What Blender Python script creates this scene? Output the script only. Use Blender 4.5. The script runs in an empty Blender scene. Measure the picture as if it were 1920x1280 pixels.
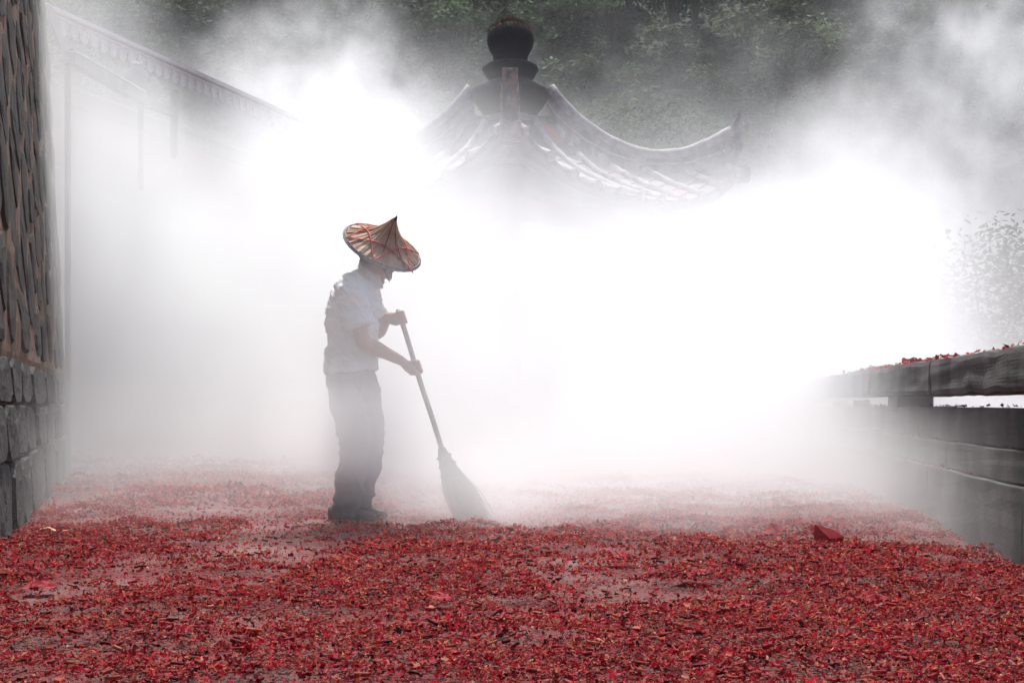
import bpy, bmesh, math, random
import numpy as np
from mathutils import Vector, Matrix, noise as mnoise

R = math.radians
scene = bpy.context.scene
C = scene.collection

# ------------------------------------------------------------------ camera
F_PX, HORIZON, EYE = 2667.0, 757.0, 0.65      # photograph 1920 x 1280, 50 mm lens, crouching eye height
cam_d = bpy.data.cameras.new('camera')
cam = bpy.data.objects.new('camera', cam_d); C.objects.link(cam)
cam.location = (0, 0, EYE); cam.rotation_euler = (R(90), 0, 0)
cam_d.lens = 50; cam_d.sensor_width = 36; cam_d.sensor_fit = 'HORIZONTAL'
cam_d.shift_y = (HORIZON - 640) / 1920
cam_d.clip_start = 0.05; cam_d.clip_end = 2000
scene.camera = cam

def px(x, y, Y):
    """world point seen at photo pixel (x, y) at distance Y"""
    return Vector(((x - 960) / F_PX * Y, Y, EYE - (y - HORIZON) / F_PX * Y))
def on_ground(x, y, z=0.0):
    Y = F_PX * (EYE - z) / (y - HORIZON)
    return px(x, y, Y)

# ------------------------------------------------------------------ sky, sun, exposure
SUN_EL, SUN_AZ = R(63), R(-6)                # azimuth from +Y towards +X: behind the smoke, a little to the left
world = bpy.data.worlds.new('World'); scene.world = world; world.use_nodes = True
wn = world.node_tree
for n in list(wn.nodes): wn.nodes.remove(n)
sky = wn.nodes.new('ShaderNodeTexSky'); sky.sky_type = 'NISHITA'; sky.sun_disc = False
sky.sun_elevation = SUN_EL; sky.sun_rotation = SUN_AZ
sky.air_density = 1.0; sky.dust_density = 3.0
bg = wn.nodes.new('ShaderNodeBackground'); bg.inputs['Strength'].default_value = 0.15
wo = wn.nodes.new('ShaderNodeOutputWorld')
wn.links.new(sky.outputs[0], bg.inputs[0]); wn.links.new(bg.outputs[0], wo.inputs[0])
sun_d = bpy.data.lights.new('sun', 'SUN'); sun_d.energy = 5.0; sun_d.angle = R(0.6); sun_d.color = (1.0, 0.975, 0.95)
sun = bpy.data.objects.new('sun', sun_d); C.objects.link(sun)
sdir = Vector((math.sin(SUN_AZ) * math.cos(SUN_EL), math.cos(SUN_AZ) * math.cos(SUN_EL), math.sin(SUN_EL)))
sun.rotation_euler = (-sdir).to_track_quat('-Z', 'Y').to_euler(); sun.location = sdir * 60
vs = scene.view_settings
vs.view_transform = 'Standard'; vs.look = 'None'; vs.exposure = 0.3; vs.gamma = 1.0; vs.use_curve_mapping = False
cy = scene.cycles
cy.use_denoising = True; cy.use_adaptive_sampling = True; cy.adaptive_threshold = 0.02
cy.max_bounces = 22; cy.diffuse_bounces = 3; cy.glossy_bounces = 2; cy.transmission_bounces = 3
cy.volume_bounces = 20; cy.transparent_max_bounces = 8; cy.volume_step_rate = 4.0; cy.volume_max_steps = 256
cy.sample_clamp_indirect = 6.0; cy.caustics_reflective = False; cy.caustics_refractive = False
# ------------------------------------------------------------------ helpers
rng = random.Random(7)
nrg = np.random.default_rng(11)

def link(nt, a, b): nt.links.new(a, b)
def M(name, cols, scale=4.0, rough=0.85, bump=0.0, bscale=30.0, detail=6.0, stretch=(1, 1, 1), spec=0.3, translucent=0.0, attr=None, blotch=None):
    """procedural material: noise ramp over real-world (object) coordinates, fine bump, optional blotches / per-piece tint"""
    m = bpy.data.materials.new(name); m.use_nodes = True
    nt = m.node_tree; b = nt.nodes['Principled BSDF']; out = nt.nodes['Material Output']
    b.inputs['Roughness'].default_value = rough
    b.inputs['Specular IOR Level'].default_value = spec
    tc = nt.nodes.new('ShaderNodeTexCoord'); mp = nt.nodes.new('ShaderNodeMapping')
    mp.inputs['Scale'].default_value = stretch; link(nt, tc.outputs['Object'], mp.inputs[0])
    n = nt.nodes.new('ShaderNodeTexNoise'); n.inputs['Scale'].default_value = scale; n.inputs['Detail'].default_value = detail
    n.inputs['Roughness'].default_value = 0.62
    link(nt, mp.outputs[0], n.inputs['Vector'])
    rp = nt.nodes.new('ShaderNodeValToRGB'); els = rp.color_ramp.elements
    k = len(cols)
    while len(els) < k: els.new(0.5)
    for i, c in enumerate(cols):
        els[i].position = 0.5 if k == 1 else 0.28 + 0.44 * i / (k - 1); els[i].color = (*c, 1)
    link(nt, n.outputs[0], rp.inputs[0])
    col = rp.outputs[0]
    def mix(kind, a, bb, fac):
        x = nt.nodes.new('ShaderNodeMix'); x.data_type = 'RGBA'; x.blend_type = kind
        if isinstance(fac, float): x.inputs['Factor'].default_value = fac
        else: link(nt, fac, x.inputs['Factor'])
        link(nt, a, x.inputs['A'])
        if isinstance(bb, tuple): x.inputs['B'].default_value = (*bb, 1)
        else: link(nt, bb, x.inputs['B'])
        return x.outputs['Result']
    if blotch:                                   # (colour, scale, lo, hi)
        n3 = nt.nodes.new('ShaderNodeTexNoise'); n3.inputs['Scale'].default_value = blotch[1]; n3.inputs['Detail'].default_value = 8
        link(nt, mp.outputs[0], n3.inputs['Vector'])
        mr = nt.nodes.new('ShaderNodeMapRange'); mr.inputs[1].default_value = blotch[2]; mr.inputs[2].default_value = blotch[3]
        link(nt, n3.outputs[0], mr.inputs[0]); col = mix('MIX', col, blotch[0], mr.outputs[0])
    if attr:
        at = nt.nodes.new('ShaderNodeAttribute'); at.attribute_name = attr
        col = mix('MULTIPLY', col, at.outputs['Color'], 1.0)
    link(nt, col, b.inputs['Base Color'])
    nrm = None
    if bump:
        n2 = nt.nodes.new('ShaderNodeTexNoise'); n2.inputs['Scale'].default_value = bscale; n2.inputs['Detail'].default_value = 6
        link(nt, mp.outputs[0], n2.inputs['Vector'])
        bp = nt.nodes.new('ShaderNodeBump'); bp.inputs['Strength'].default_value = 1.0; bp.inputs['Distance'].default_value = bump
        link(nt, n2.outputs[0], bp.inputs['Height']); link(nt, bp.outputs[0], b.inputs['Normal']); nrm = bp.outputs[0]
    if translucent:
        tr = nt.nodes.new('ShaderNodeBsdfTranslucent'); ms = nt.nodes.new('ShaderNodeMixShader'); ms.inputs[0].default_value = translucent
        link(nt, col, tr.inputs[0]); link(nt, b.outputs[0], ms.inputs[1]); link(nt, tr.outputs[0], ms.inputs[2]); link(nt, ms.outputs[0], out.inputs[0])
    return m

def tag(o, label=None, cat=None, group=None, kind=None):
    if label: o['label'] = label
    if cat: o['category'] = cat
    if group: o['group'] = group
    if kind: o['kind'] = kind
    return o
def empty(name, loc=(0, 0, 0), rz=0.0):
    o = bpy.data.objects.new(name, None); C.objects.link(o); o.location = loc; o.rotation_euler.z = rz; o.empty_display_size = 0.2
    return o
def add(name, me, mat, parent=None):
    o = bpy.data.objects.new(name, me); C.objects.link(o)
    if mat and not me.materials: me.materials.append(mat)
    if parent: o.parent = parent
    return o
def bm_mesh(bm, name, smooth=False):
    me = bpy.data.meshes.new(name); bm.normal_update(); bm.to_mesh(me); bm.free()
    if smooth: me.polygons.foreach_set('use_smooth', [True] * len(me.polygons))
    return me
def pydata(name, v, f, smooth=False):
    me = bpy.data.meshes.new(name); me.from_pydata([tuple(p) for p in v], [], f); me.update()
    if smooth: me.polygons.foreach_set('use_smooth', [True] * len(me.polygons))
    return me
def fast_mesh(name, verts, quads, colors=None):
    """big quad mesh from numpy arrays"""
    me = bpy.data.meshes.new(name); nv, nf = len(verts), len(quads)
    me.vertices.add(nv); me.vertices.foreach_set('co', np.asarray(verts, np.float32).ravel())
    me.loops.add(nf * 4); me.loops.foreach_set('vertex_index', np.asarray(quads, np.int32).ravel())
    me.polygons.add(nf); me.polygons.foreach_set('loop_start', np.arange(0, nf * 4, 4, dtype=np.int32))
    if colors is not None:
        a = me.color_attributes.new('tint', 'FLOAT_COLOR', 'POINT')
        a.data.foreach_set('color', np.c_[colors, np.ones(len(colors))].astype(np.float32).ravel())
    me.update(calc_edges=True); me.validate()
    return me
def box_bm(bm, lo, hi, mtx=None):
    r = bmesh.ops.create_cube(bm, size=1)['verts']
    for v in r:
        v.co = Vector([(lo[i] + hi[i]) / 2 + v.co[i] * (hi[i] - lo[i]) for i in range(3)])
        if mtx: v.co = mtx @ v.co
    return r
def box(name, lo, hi, mat, parent=None, mtx=None, bevel=0.0, rough=0.0, cuts=0, seed=0):
    bm = bmesh.new(); box_bm(bm, lo, hi)
    if bevel: bmesh.ops.bevel(bm, geom=bm.edges[:], offset=bevel, segments=2, affect='EDGES', profile=0.6)
    if cuts: bmesh.ops.subdivide_edges(bm, edges=[e for e in bm.edges if e.calc_length() > 0.05], cuts=cuts, use_grid_fill=True)
    if rough:
        for v in bm.verts:
            p = v.co * 6 + Vector((seed * 3.1, seed, 0)); q = v.co * 21 + Vector((0, seed, 5))
            v.co += rough * (mnoise.noise_vector(p) + 0.5 * mnoise.noise_vector(q))
    if mtx:
        for v in bm.verts: v.co = mtx @ v.co
    return add(name, bm_mesh(bm, name), mat, parent)
def lathe(prof, n=28, jit=0.0, seed=0):
    v, f = [], []
    for (r, z) in prof:
        for i in range(n):
            a = 2 * math.pi * i / n; k = 1 + jit * mnoise.noise(Vector((math.cos(a) * 3, math.sin(a) * 3, z * 9 + seed)))
            v.append((r * k * math.cos(a), r * k * math.sin(a), z))
    for j in range(len(prof) - 1):
        for i in range(n):
            f.append((j * n + i, j * n + (i + 1) % n, (j + 1) * n + (i + 1) % n, (j + 1) * n + i))
    f.append(tuple(range(n))[::-1]); f.append(tuple((len(prof) - 1) * n + i for i in range(n)))
    return v, f
def frame_of(t, up=Vector((0, 1, 0))):
    t = t.normalized(); a = up - t * up.dot(t)
    if a.length < 1e-4: a = Vector((1, 0, 0)) - t * t.x
    a.normalize(); return a, t.cross(a)
def tube(path, radii, n=12, up=Vector((0, 1, 0)), cap=True):
    """loft of elliptic rings; radii items are r or (r_along_up, r_side)"""
    path = [Vector(p) for p in path]; v, f = [], []
    for i, p in enumerate(path):
        t = path[min(i + 1, len(path) - 1)] - path[max(i - 1, 0)]
        a, b = frame_of(t, up); r = radii[i] if isinstance(radii[i], (tuple, list)) else (radii[i], radii[i])
        for k in range(n):
            th = 2 * math.pi * k / n
            v.append(p + a * (r[0] * math.cos(th)) + b * (r[1] * math.sin(th)))
    for j in range(len(path) - 1):
        for k in range(n):
            f.append((j * n + k, j * n + (k + 1) % n, (j + 1) * n + (k + 1) % n, (j + 1) * n + k))
    if cap: f.append(tuple(range(n))[::-1]); f.append(tuple((len(path) - 1) * n + k for k in range(n)))
    return v, f
def joined(parts):
    v, f = [], []
    for (pv, pf) in parts:
        o = len(v); v += [Vector(p) for p in pv]; f += [tuple(i + o for i in q) for q in pf]
    return v, f
def spline(pts, n):
    """Catmull-Rom through tuples of any length"""
    P = [np.array(p, float) for p in pts]; P = [2 * P[0] - P[1]] + P + [2 * P[-1] - P[-2]]; out = []
    m = len(P) - 3
    for k in range(n):
        s = k / (n - 1) * m; i = min(int(s), m - 1); t = s - i
        a, b, c, d = P[i:i + 4]
        out.append(0.5 * (2 * b + (c - a) * t + (2 * a - 5 * b + 4 * c - d) * t * t + (3 * b - a - 3 * c + d) * t ** 3))
    return out
def interp(x, xs, ys): return float(np.interp(x, xs, ys))
# ------------------------------------------------------------------ ground and hillside
m_ground = M('dusty_concrete', [(0.055, 0.018, 0.017), (0.115, 0.045, 0.041), (0.19, 0.11, 0.098)], 1.3, 0.9, 0.006, 26, 9,
             blotch=((0.13, 0.022, 0.024), 2.1, 0.45, 0.6))
me = bpy.data.meshes.new('ground'); bm = bmesh.new()
bmesh.ops.create_grid(bm, x_segments=1, y_segments=1, size=1)
for v in bm.verts: v.co = Vector((v.co.x * 400, v.co.y * 400 + 150, 0))
bm.to_mesh(me); bm.free()
ground = add('ground', me, m_ground); ground['kind'] = 'structure'

def hill_z(x, y):
    h = max(0.0, y - 31.0)
    base = 0.62 * h * h / (h + 5.0)
    return base + (1.6 * mnoise.noise(Vector((x * 0.07, y * 0.07, 3.0))) + 0.5 * mnoise.noise(Vector((x * 0.3, y * 0.3, 9.0)))) * min(1.0, h / 8.0)
m_hill = M('hill_soil', [(0.012, 0.016, 0.007), (0.022, 0.028, 0.012), (0.035, 0.042, 0.02)], 0.8, 0.95, 0.05, 6)
nx, ny = 70, 50; v, f = [], []
for j in range(ny + 1):
    for i in range(nx + 1):
        x, y = -75 + 150 * i / nx, 30.5 + 95 * j / ny
        v.append((x, y, hill_z(x, y) - (0.05 if j == 0 else 0)))
for j in range(ny):
    for i in range(nx): a = j * (nx + 1) + i; f.append((a, a + 1, a + nx + 2, a + nx + 1))
hill = add('hillside', pydata('hillside', v, f, True), m_hill); hill['kind'] = 'structure'
# ------------------------------------------------------------------ rubble wall on the left
m_mortar = M('tan_mortar', [(0.07, 0.036, 0.02), (0.125, 0.07, 0.039), (0.19, 0.11, 0.066)], 5, 0.95, 0.012, 22)
m_stone = [M('dark_stone_%d' % i, c, 7, 0.88, 0.008, 34, blotch=((0.02, 0.017, 0.013), 9, 0.5, 0.7)) for i, c in enumerate((
    [(0.014, 0.010, 0.007), (0.032, 0.023, 0.017), (0.058, 0.043, 0.032)],
    [(0.020, 0.013, 0.009), (0.042, 0.029, 0.020), (0.072, 0.05, 0.035)],
    [(0.011, 0.009, 0.008), (0.025, 0.020, 0.017), (0.045, 0.037, 0.030)]))]
m_block = M('grey_block', [(0.02, 0.018, 0.017), (0.045, 0.041, 0.037), (0.075, 0.068, 0.06)], 9, 0.9, 0.022, 28, blotch=((0.018, 0.016, 0.015), 5, 0.5, 0.66))
WD = Vector((-0.257, 0.966, 0)).normalized(); WN = Vector((0.966, 0.257, 0)).normalized()
WP = Vector((-2.37, 6.6, 0)) - WD * 4.6                   # start of the wall, behind the frame's left edge
WLEN, WH, BAT = 4.6 + 6.65, 4.75, 0.05
def wpt(u, z, d): return WP + WD * u + Vector((0, 0, z)) + WN * (d - BAT * z)
wall = empty('stone_wall', wpt(WLEN / 2, 0, -0.25))
tag(wall, 'tall dark rubble wall with tan mortar above dressed grey blocks', 'wall')
def wl(p): return p - wall.location
v = []; f = []
NU, NZ = 60, 26
for j in range(NZ + 1):
    for i in range(NU + 1):
        u, z = WLEN * i / NU, WH * j / NZ
        v.append(wl(wpt(u, z, (0.032 if z > 0.89 else 0.0) + 0.02 * mnoise.noise(Vector((u * 5, z * 5, 2))))))
for j in range(NZ):
    for i in range(NU): a = j * (NU + 1) + i; f.append((a, a + 1, a + NU + 2, a + NU + 1))
o = len(v)
v += [wl(wpt(u, z, -0.5)) for z in (0, WH) for u in (0, WLEN)]
tl, tr_ = NZ * (NU + 1), NZ * (NU + 1) + NU
f += [(o + 1, o, o + 2, o + 3), (NU, o + 1, o + 3, tr_), (o, 0, tl, o + 2)]
f += [tuple(list(range(tl, tr_ + 1)) + [o + 3, o + 2])]
add('mortar_core', pydata('mortar_core', v, f), m_mortar, wall)
def clip(poly, px_, pz_, nx_, nz_):
    out = []
    for i in range(len(poly)):
        a, b = poly[i], poly[(i + 1) % len(poly)]
        da = (a[0] - px_) * nx_ + (a[1] - pz_) * nz_; db = (b[0] - px_) * nx_ + (b[1] - pz_) * nz_
        if da <= 0: out.append(a)
        if da * db < 0: t = da / (da - db); out.append((a[0] + (b[0] - a[0]) * t, a[1] + (b[1] - a[1]) * t))
    return out
def stone_from(poly, proud, mat, name, seed, gap=0.022, rgh=0.022):
    cx = sum(p[0] for p in poly) / len(poly); cz = sum(p[1] for p in poly) / len(poly)
    ring = []
    for i in range(len(poly)):                           # two points per edge, rounded corners
        a, b = poly[i], poly[(i + 1) % len(poly)]
        for t in (0.2, 0.8): ring.append((a[0] + (b[0] - a[0]) * t, a[1] + (b[1] - a[1]) * t))
    ext = max(math.hypot(p[0] - cx, p[1] - cz) for p in ring)
    n = len(ring); v = []
    for (sc, d) in ((1 - gap / ext, -0.03), (1 - (gap + 0.008) / ext, proud * 0.6), (0.90 if name == 'block' else 0.76, proud), (0.4, proud * (1.03 if name == 'block' else 1.12))):
        for i, p in enumerate(ring):
            k = mnoise.noise(Vector((p[0] * 9, p[1] * 9, seed + sc * 3)))
            v.append(wl(wpt(cx + (p[0] - cx) * sc * (1 + 0.05 * k), cz + (p[1] - cz) * sc * (1 + 0.05 * k), d + (rgh * k if d > 0 else 0))))
    f = [(j * n + i, j * n + (i + 1) % n, (j + 1) * n + (i + 1) % n, (j + 1) * n + i) for j in range(3) for i in range(n)]
    f.append(tuple(3 * n + i for i in range(n)))
    return add(name, pydata(name, v, f), mat, wall)
sr = random.Random(3)
u_lo = 3.9
for (z0, z1) in ((0.0, 0.375), (0.375, 0.645), (0.645, 0.89)):
    u = u_lo + sr.uniform(-0.3, 0)
    while u < WLEN - 0.05:
        w = min(sr.uniform(0.5, 0.85), WLEN - u)
        if WLEN - u - w < 0.25: w = WLEN - u
        z0j, z1j = z0 + sr.uniform(-0.008, 0.008), z1 + sr.uniform(-0.012, 0.008)
        stone_from([(u, z0j), (u + w, z0j), (u + w, z1j), (u, z1j)], sr.uniform(0.03, 0.055), m_block, 'block', u * 7 + z0, 0.005, 0.010)
        u += w
sites = []
gw, gh = 0.85, 0.30
for j in range(-1, 16):
    for i in range(-1, int((WLEN - u_lo) / gw) + 2):
        sites.append((u_lo + (i + 0.5 * (j % 2)) * gw + sr.uniform(-0.32, 0.32), 0.92 + (j + 0.5) * gh + sr.uniform(-0.07, 0.07)))
k = 0
for (su, sz) in sites:
    if not (u_lo - 0.1 < su < WLEN - 0.05 and 0.92 < sz < WH - 0.05): continue
    poly = [(u_lo - 0.3, 0.915), (WLEN, 0.915), (WLEN, WH), (u_lo - 0.3, WH)]
    for (ou, oz) in sites:
        if (ou, oz) == (su, sz) or abs(ou - su) > 2.2 or abs(oz - sz) > 1.0: continue
        poly = clip(poly, (su + ou) / 2, (sz + oz) / 2, ou - su, oz - sz)
        if len(poly) < 3: break
    if len(poly) < 3: continue
    stone_from(poly, sr.uniform(0.034, 0.047), m_stone[sr.choice((0, 0, 1, 2))], 'stone', k * 1.7, 0.05, 0.008); k += 1

# ------------------------------------------------------------------ temple hall behind the smoke, left
m_plaster = M('stained_plaster', [(0.22, 0.20, 0.185), (0.36, 0.32, 0.29), (0.46, 0.42, 0.385)], 1.2, 0.92, 0.01, 18, stretch=(1, 1, 0.35), blotch=((0.16, 0.14, 0.125), 1.7, 0.48, 0.66))
m_pinkwall = M('faded_red_panel', [(0.30, 0.16, 0.14), (0.40, 0.24, 0.21)], 2.0, 0.9, 0.004, 20)
m_wood = M('weathered_timber', [(0.10, 0.085, 0.075), (0.19, 0.165, 0.145), (0.27, 0.24, 0.21)], 6, 0.85, 0.004, 30, stretch=(1, 1, 0.2))
m_paletrim = M('pale_painted_trim', [(0.42, 0.38, 0.37), (0.58, 0.53, 0.51)], 8, 0.7, 0.003, 40)
m_tin = M('pale_metal_edge', [(0.5, 0.4, 0.39), (0.66, 0.57, 0.55)], 5, 0.5, 0.002, 30, spec=0.5)
m_tileroof = M('grey_roof_tile', [(0.10, 0.09, 0.085), (0.2, 0.175, 0.165), (0.28, 0.24, 0.23)], 5, 0.85, 0.01, 25)
HD = Vector((0.2966, 1.0, 0)).normalized(); HN = Vector((HD.y, -HD.x, 0))
HP = Vector((-5.0, 16.5, 0)) - HD * 6.0
hall = empty('temple_hall', HP + HD * 8)
tag(hall, 'temple hall with scalloped eave trim fading into the white smoke', 'building')
def hm(d=0.0): # frame: local x along facade, y = out of facade, z up
    return Matrix.Translation(HP - hall.location) @ Matrix(((HD.x, HN.x, 0, 0), (HD.y, HN.y, 0, 0), (0, 0, 1, 0), (0, 0, 0, 1)))
H = hm()
box('wall', (0, -4.0, 0), (17.5, 0, 4.30), m_plaster, hall, H)
box('stone_footing', (0, 0.003, 0), (17.4, 0.09, 0.75), m_block, hall, H, rough=0.012, cuts=8)
box('wall_panel', (2.0, 0.004, 3.35), (17.2, 0.05, 4.02), m_pinkwall, hall, H)
box('wall_plate', (1.0, 0.004, 4.04), (17.4, 0.12, 4.22), m_wood, hall, H)
EZ, EO = 4.72, 0.80                                       # eave height and overhang
bm = bmesh.new()
for (a, b) in (((-0.15, EO + 0.02, EZ - 0.02), (18.0, EO + 0.02, EZ - 0.02)),): pass
vs_ = [(-0.2, EO, EZ - 0.05), (18, EO, EZ - 0.05), (18, -4.2, EZ + 2.2), (-0.2, -4.2, EZ + 2.2), (-0.2, EO, EZ - 0.01), (18, EO, EZ - 0.01), (18, -4.2, EZ + 2.26), (-0.2, -4.2, EZ + 2.26)]
fs_ = [(0, 3, 2, 1), (4, 5, 6, 7), (0, 1, 5, 4), (3, 7, 6, 2), (0, 4, 7, 3), (1, 2, 6, 5)]
bm.free()
roof = add('roof', pydata('roof', [H @ Vector(p) for p in vs_], fs_), m_tileroof, hall)
box('gutter_edge', (-0.2, EO + 0.003, EZ - 0.045), (18, EO + 0.05, EZ + 0.0), m_tin, hall, H)
box('fascia_board', (-0.2, EO - 0.05, EZ - 0.085), (18, EO - 0.004, EZ - 0.052), m_paletrim, hall, H)
tooth = None; prof = []
for i in range(9):
    t = i / 8; a = math.pi * t
    prof.append((-0.074 * math.cos(a), -0.165 * math.sin(a) ** 1.3 if 0 < t < 1 else 0.0))
hole = [(0.36 * p[0], -0.03 + 0.42 * (p[1] + 0.03)) for p in prof]
tv = [(p[0], 0.0, p[1]) for p in prof] + [(p[0], -0.018, p[1]) for p in prof]
tf = [tuple(range(8, -1, -1)), tuple(range(9, 18))] + [(i, i + 1, i + 10, i + 9) for i in range(8)] + [(8, 0, 9, 17)]
tooth_me = pydata('valance_tooth', tv, tf); tooth_me.materials.append(m_paletrim)
rim_v, rim_f = tube([(p[0] * 0.93, 0.004, p[1] * 0.95) for p in prof], [0.012] * 9, 6, Vector((0, 1, 0)))
tv2, tf2 = joined([(tv, tf), (rim_v, rim_f)])
tooth_me = pydata('valance_tooth', tv2, tf2); tooth_me.materials.append(m_paletrim)
for i in range(78):
    t = add('valance_tooth', tooth_me, None, hall); t.matrix_local = H @ Matrix.Translation((2.6 + i * 0.19, EO - 0.02, EZ - 0.07)) @ Matrix.Rotation(R(sr.uniform(-4, 4)), 4, 'Y')
for x in np.arange(2.2, 17.5, 0.85):                      # rafters under the eave
    vv, ff = tube([H @ Vector((x, -0.1, 4.72 + 0.30)), H @ Vector((x, EO - 0.08, EZ - 0.09))], [0.04, 0.04], 6, Vector((0, 0, 1)))
    add('rafter', pydata('rafter', vv, ff), m_wood, hall)
# side porch between the rubble wall and the hall: post, strut and beams
porch = empty('porch_frame', (-3.95, 14.0, 0)); tag(porch, 'weathered timber porch frame leaning at the end of the rubble wall', 'porch')
def bar(name, a, b, w, h, mat, par, up=Vector((0, 0, 1))):
    a, b = Vector(a) - par.location, Vector(b) - par.location
    d = (b - a); s, u2 = frame_of(d, up); bm = bmesh.new(); L = d.length; t = d.normalized()
    r = box_bm(bm, (0, -w / 2, -h / 2), (L, w / 2, h / 2)); m = Matrix((( t.x, u2.x, s.x, a.x), (t.y, u2.y, s.y, a.y), (t.z, u2.z, s.z, a.z), (0, 0, 0, 1)))
    for q in bm.verts: q.co = m @ q.co
    return add(name, bm_mesh(bm, name), mat, par)
bar('beam', px(130, 105, 13.2), px(262, 182, 14.9), 0.10, 0.13, m_wood, porch)
bar('beam_cap', px(130, 96, 13.2), px(262, 172, 14.9), 0.13, 0.018, m_paletrim, porch)
P1, P2, P3 = px(127, 75, 13.25), px(264, 150, 14.95), px(327, 170, 15.8)
for P, z0 in ((P1, 0.0), (P2, 2.9)): bar('post' if z0 == 0 else 'hanging_post', (P.x, P.y, z0), P, 0.045, 0.045, m_wood, porch, Vector((0, 1, 0)))
bar('strut', px(88, 10, 13.1), px(121, 96, 13.2), 0.07, 0.07, m_paletrim, porch)
bar('rail', px(264, 190, 14.95), px(327, 212, 15.8), 0.07, 0.09, m_wood, porch)
bar('hanging_post', (P3.x, P3.y, P3.z - 0.75), P3, 0.075, 0.075, m_wood, porch, Vector((0, 1, 0)))
for P, s in ((P2 + Vector((-.05, 0, .02)), 1.0), (P3 + Vector((-.2, -.1, -.02)), 0.8)):
    pv, pf = lathe([(0.02, -0.12), (0.09, -0.1), (0.13, -0.02), (0.12, 0.06), (0.06, 0.10), (0.07, 0.13), (0.02, 0.17)], 14, 0.15, s)
    add('carved_cap', pydata('carved_cap', [Vector(q) * s + P - porch.location for q in pv], pf, True), m_tileroof, porch)

# ------------------------------------------------------------------ parapet on the right
m_par = M('mossy_parapet_stone', [(0.045, 0.047, 0.045), (0.085, 0.086, 0.082), (0.13, 0.13, 0.122)], 3.2, 0.93, 0.002, 60, blotch=((0.04, 0.044, 0.038), 2.6, 0.48, 0.66))
PD = Vector((0.109, 1.0, 0)).normalized(); PN = Vector((PD.y, -PD.x, 0))    # PN points away from the courtyard
PP = Vector((1.445, 0, 0))
par = empty('parapet', PP + PD * 9 + PN * 0.12); tag(par, 'low mossy stone parapet with heavy coping and open slots along the courtyard', 'parapet')
PM = Matrix.Translation(PP - par.location) @ Matrix(((PD.x, PN.x, 0, 0), (PD.y, PN.y, 0, 0), (0, 0, 1, 0), (0, 0, 0, 1)))
def pbox(name, lo, hi, cuts=6, rough=0.008, seed=0, bevel=0.012): return box(name, lo, hi, m_par, par, PM, bevel, rough, cuts, seed)
def pieces(name, x0, x1, n, ylo, yhi, z0, z1, seed):
    e = [x0 + (x1 - x0) * i / n + (sr.uniform(-0.25, 0.25) if 0 < i < n else 0) for i in range(n + 1)]
    for i in range(n): pbox(name, (e[i] + 0.001, ylo, z0), (e[i + 1] - 0.001, yhi, z1), 5, 0.007, seed + i, 0.006)
pieces('footing_stone', 3.2, 24, 9, -0.045, 0.225, -0.03, 0.318, 1)
pieces('course_stone', 3.2, 24, 10, -0.02, 0.222, 0.322, 0.458, 20)
pieces('wall_stone', 3.2, 24, 8, 0.0, 0.22, 0.462, 0.632, 40)
for (a, b) in ((2.9, 3.3), (8.95, 9.36), (15.2, 15.6), (21.4, 21.8)): pbox('post', (a, -0.004, 0.6), (b, 0.217, 0.702), 4, 0.004, a)
ce = [3.2, 5.1, 7.62, 9.9, 12.3, 14.6, 17.0, 19.6, 22.0, 24.0]
for i in range(len(ce) - 1):
    dz = sr.uniform(-0.006, 0.01)
    pbox('coping_stone', (ce[i] + 0.004, -0.045, 0.696 + dz), (ce[i + 1] - 0.004, 0.27, 0.885 + dz), 9, 0.012, 60 + i, 0.03)
# rubble caught in the slots
for (xx, sz, hh) in ((12.75, 0.14, 0.05), (11.35, 0.07, 0.05)):
    box('rubble', (xx - sz, 0.04, 0.62), (xx + sz, 0.16, 0.63 + hh), m_par, par, PM, 0.008, 0.018, 3, xx)
# ------------------------------------------------------------------ pavilion with swept-up ridges
m_ridge = M('ridge_plaster', [(0.12, 0.10, 0.098), (0.24, 0.205, 0.20), (0.40, 0.36, 0.35)], 5, 0.85, 0.012, 28, 8, blotch=((0.05, 0.043, 0.042), 4, 0.47, 0.62))
m_cap = M('ridge_cap_tile', [(0.18, 0.155, 0.15), (0.32, 0.28, 0.275), (0.46, 0.42, 0.41)], 9, 0.75, 0.008, 30, spec=0.25)
m_rib = M('pale_tile_rib', [(0.26, 0.23, 0.225), (0.42, 0.38, 0.37), (0.50, 0.46, 0.45)], 8, 0.8, 0.012, 30, 8, blotch=((0.10, 0.08, 0.08), 6, 0.46, 0.62), spec=0.2)
m_frontridge = M('ridge_reddish', [(0.10, 0.06, 0.045), (0.26, 0.16, 0.13), (0.44, 0.32, 0.28)], 9, 0.7, 0.012, 26, 8, blotch=((0.06, 0.045, 0.04), 5, 0.5, 0.62))
m_rtile = M('roof_tile', [(0.12, 0.08, 0.075), (0.22, 0.16, 0.155), (0.32, 0.25, 0.24)], 4, 0.75, 0.006, 30, blotch=((0.06, 0.05, 0.048), 2.2, 0.5, 0.65))
m_redtile = M('red_roof_tile', [(0.30, 0.07, 0.06), (0.42, 0.12, 0.10)], 6, 0.75, 0.004, 30)
m_soot = M('sooty_stone', [(0.008, 0.0075, 0.007), (0.018, 0.016, 0.015), (0.03, 0.026, 0.024)], 6, 0.9, 0.01, 22)
m_soottile = M('sooty_tile', [(0.02, 0.016, 0.015), (0.05, 0.04, 0.037), (0.10, 0.08, 0.075)], 6, 0.85, 0.006, 30)
m_moss = M('dry_moss', [(0.08, 0.042, 0.02), (0.14, 0.075, 0.033), (0.12, 0.10, 0.035)], 12, 0.95)
m_redwood = M('faded_red_column', [(0.22, 0.04, 0.03), (0.33, 0.07, 0.05)], 4, 0.6, 0.003, 20)
PC = Vector((-0.02, 18.0, 0))
pav = empty('pavilion', PC); tag(pav, 'square pavilion with swept-up tiled roof and dark ball finial', 'pavilion')
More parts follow.
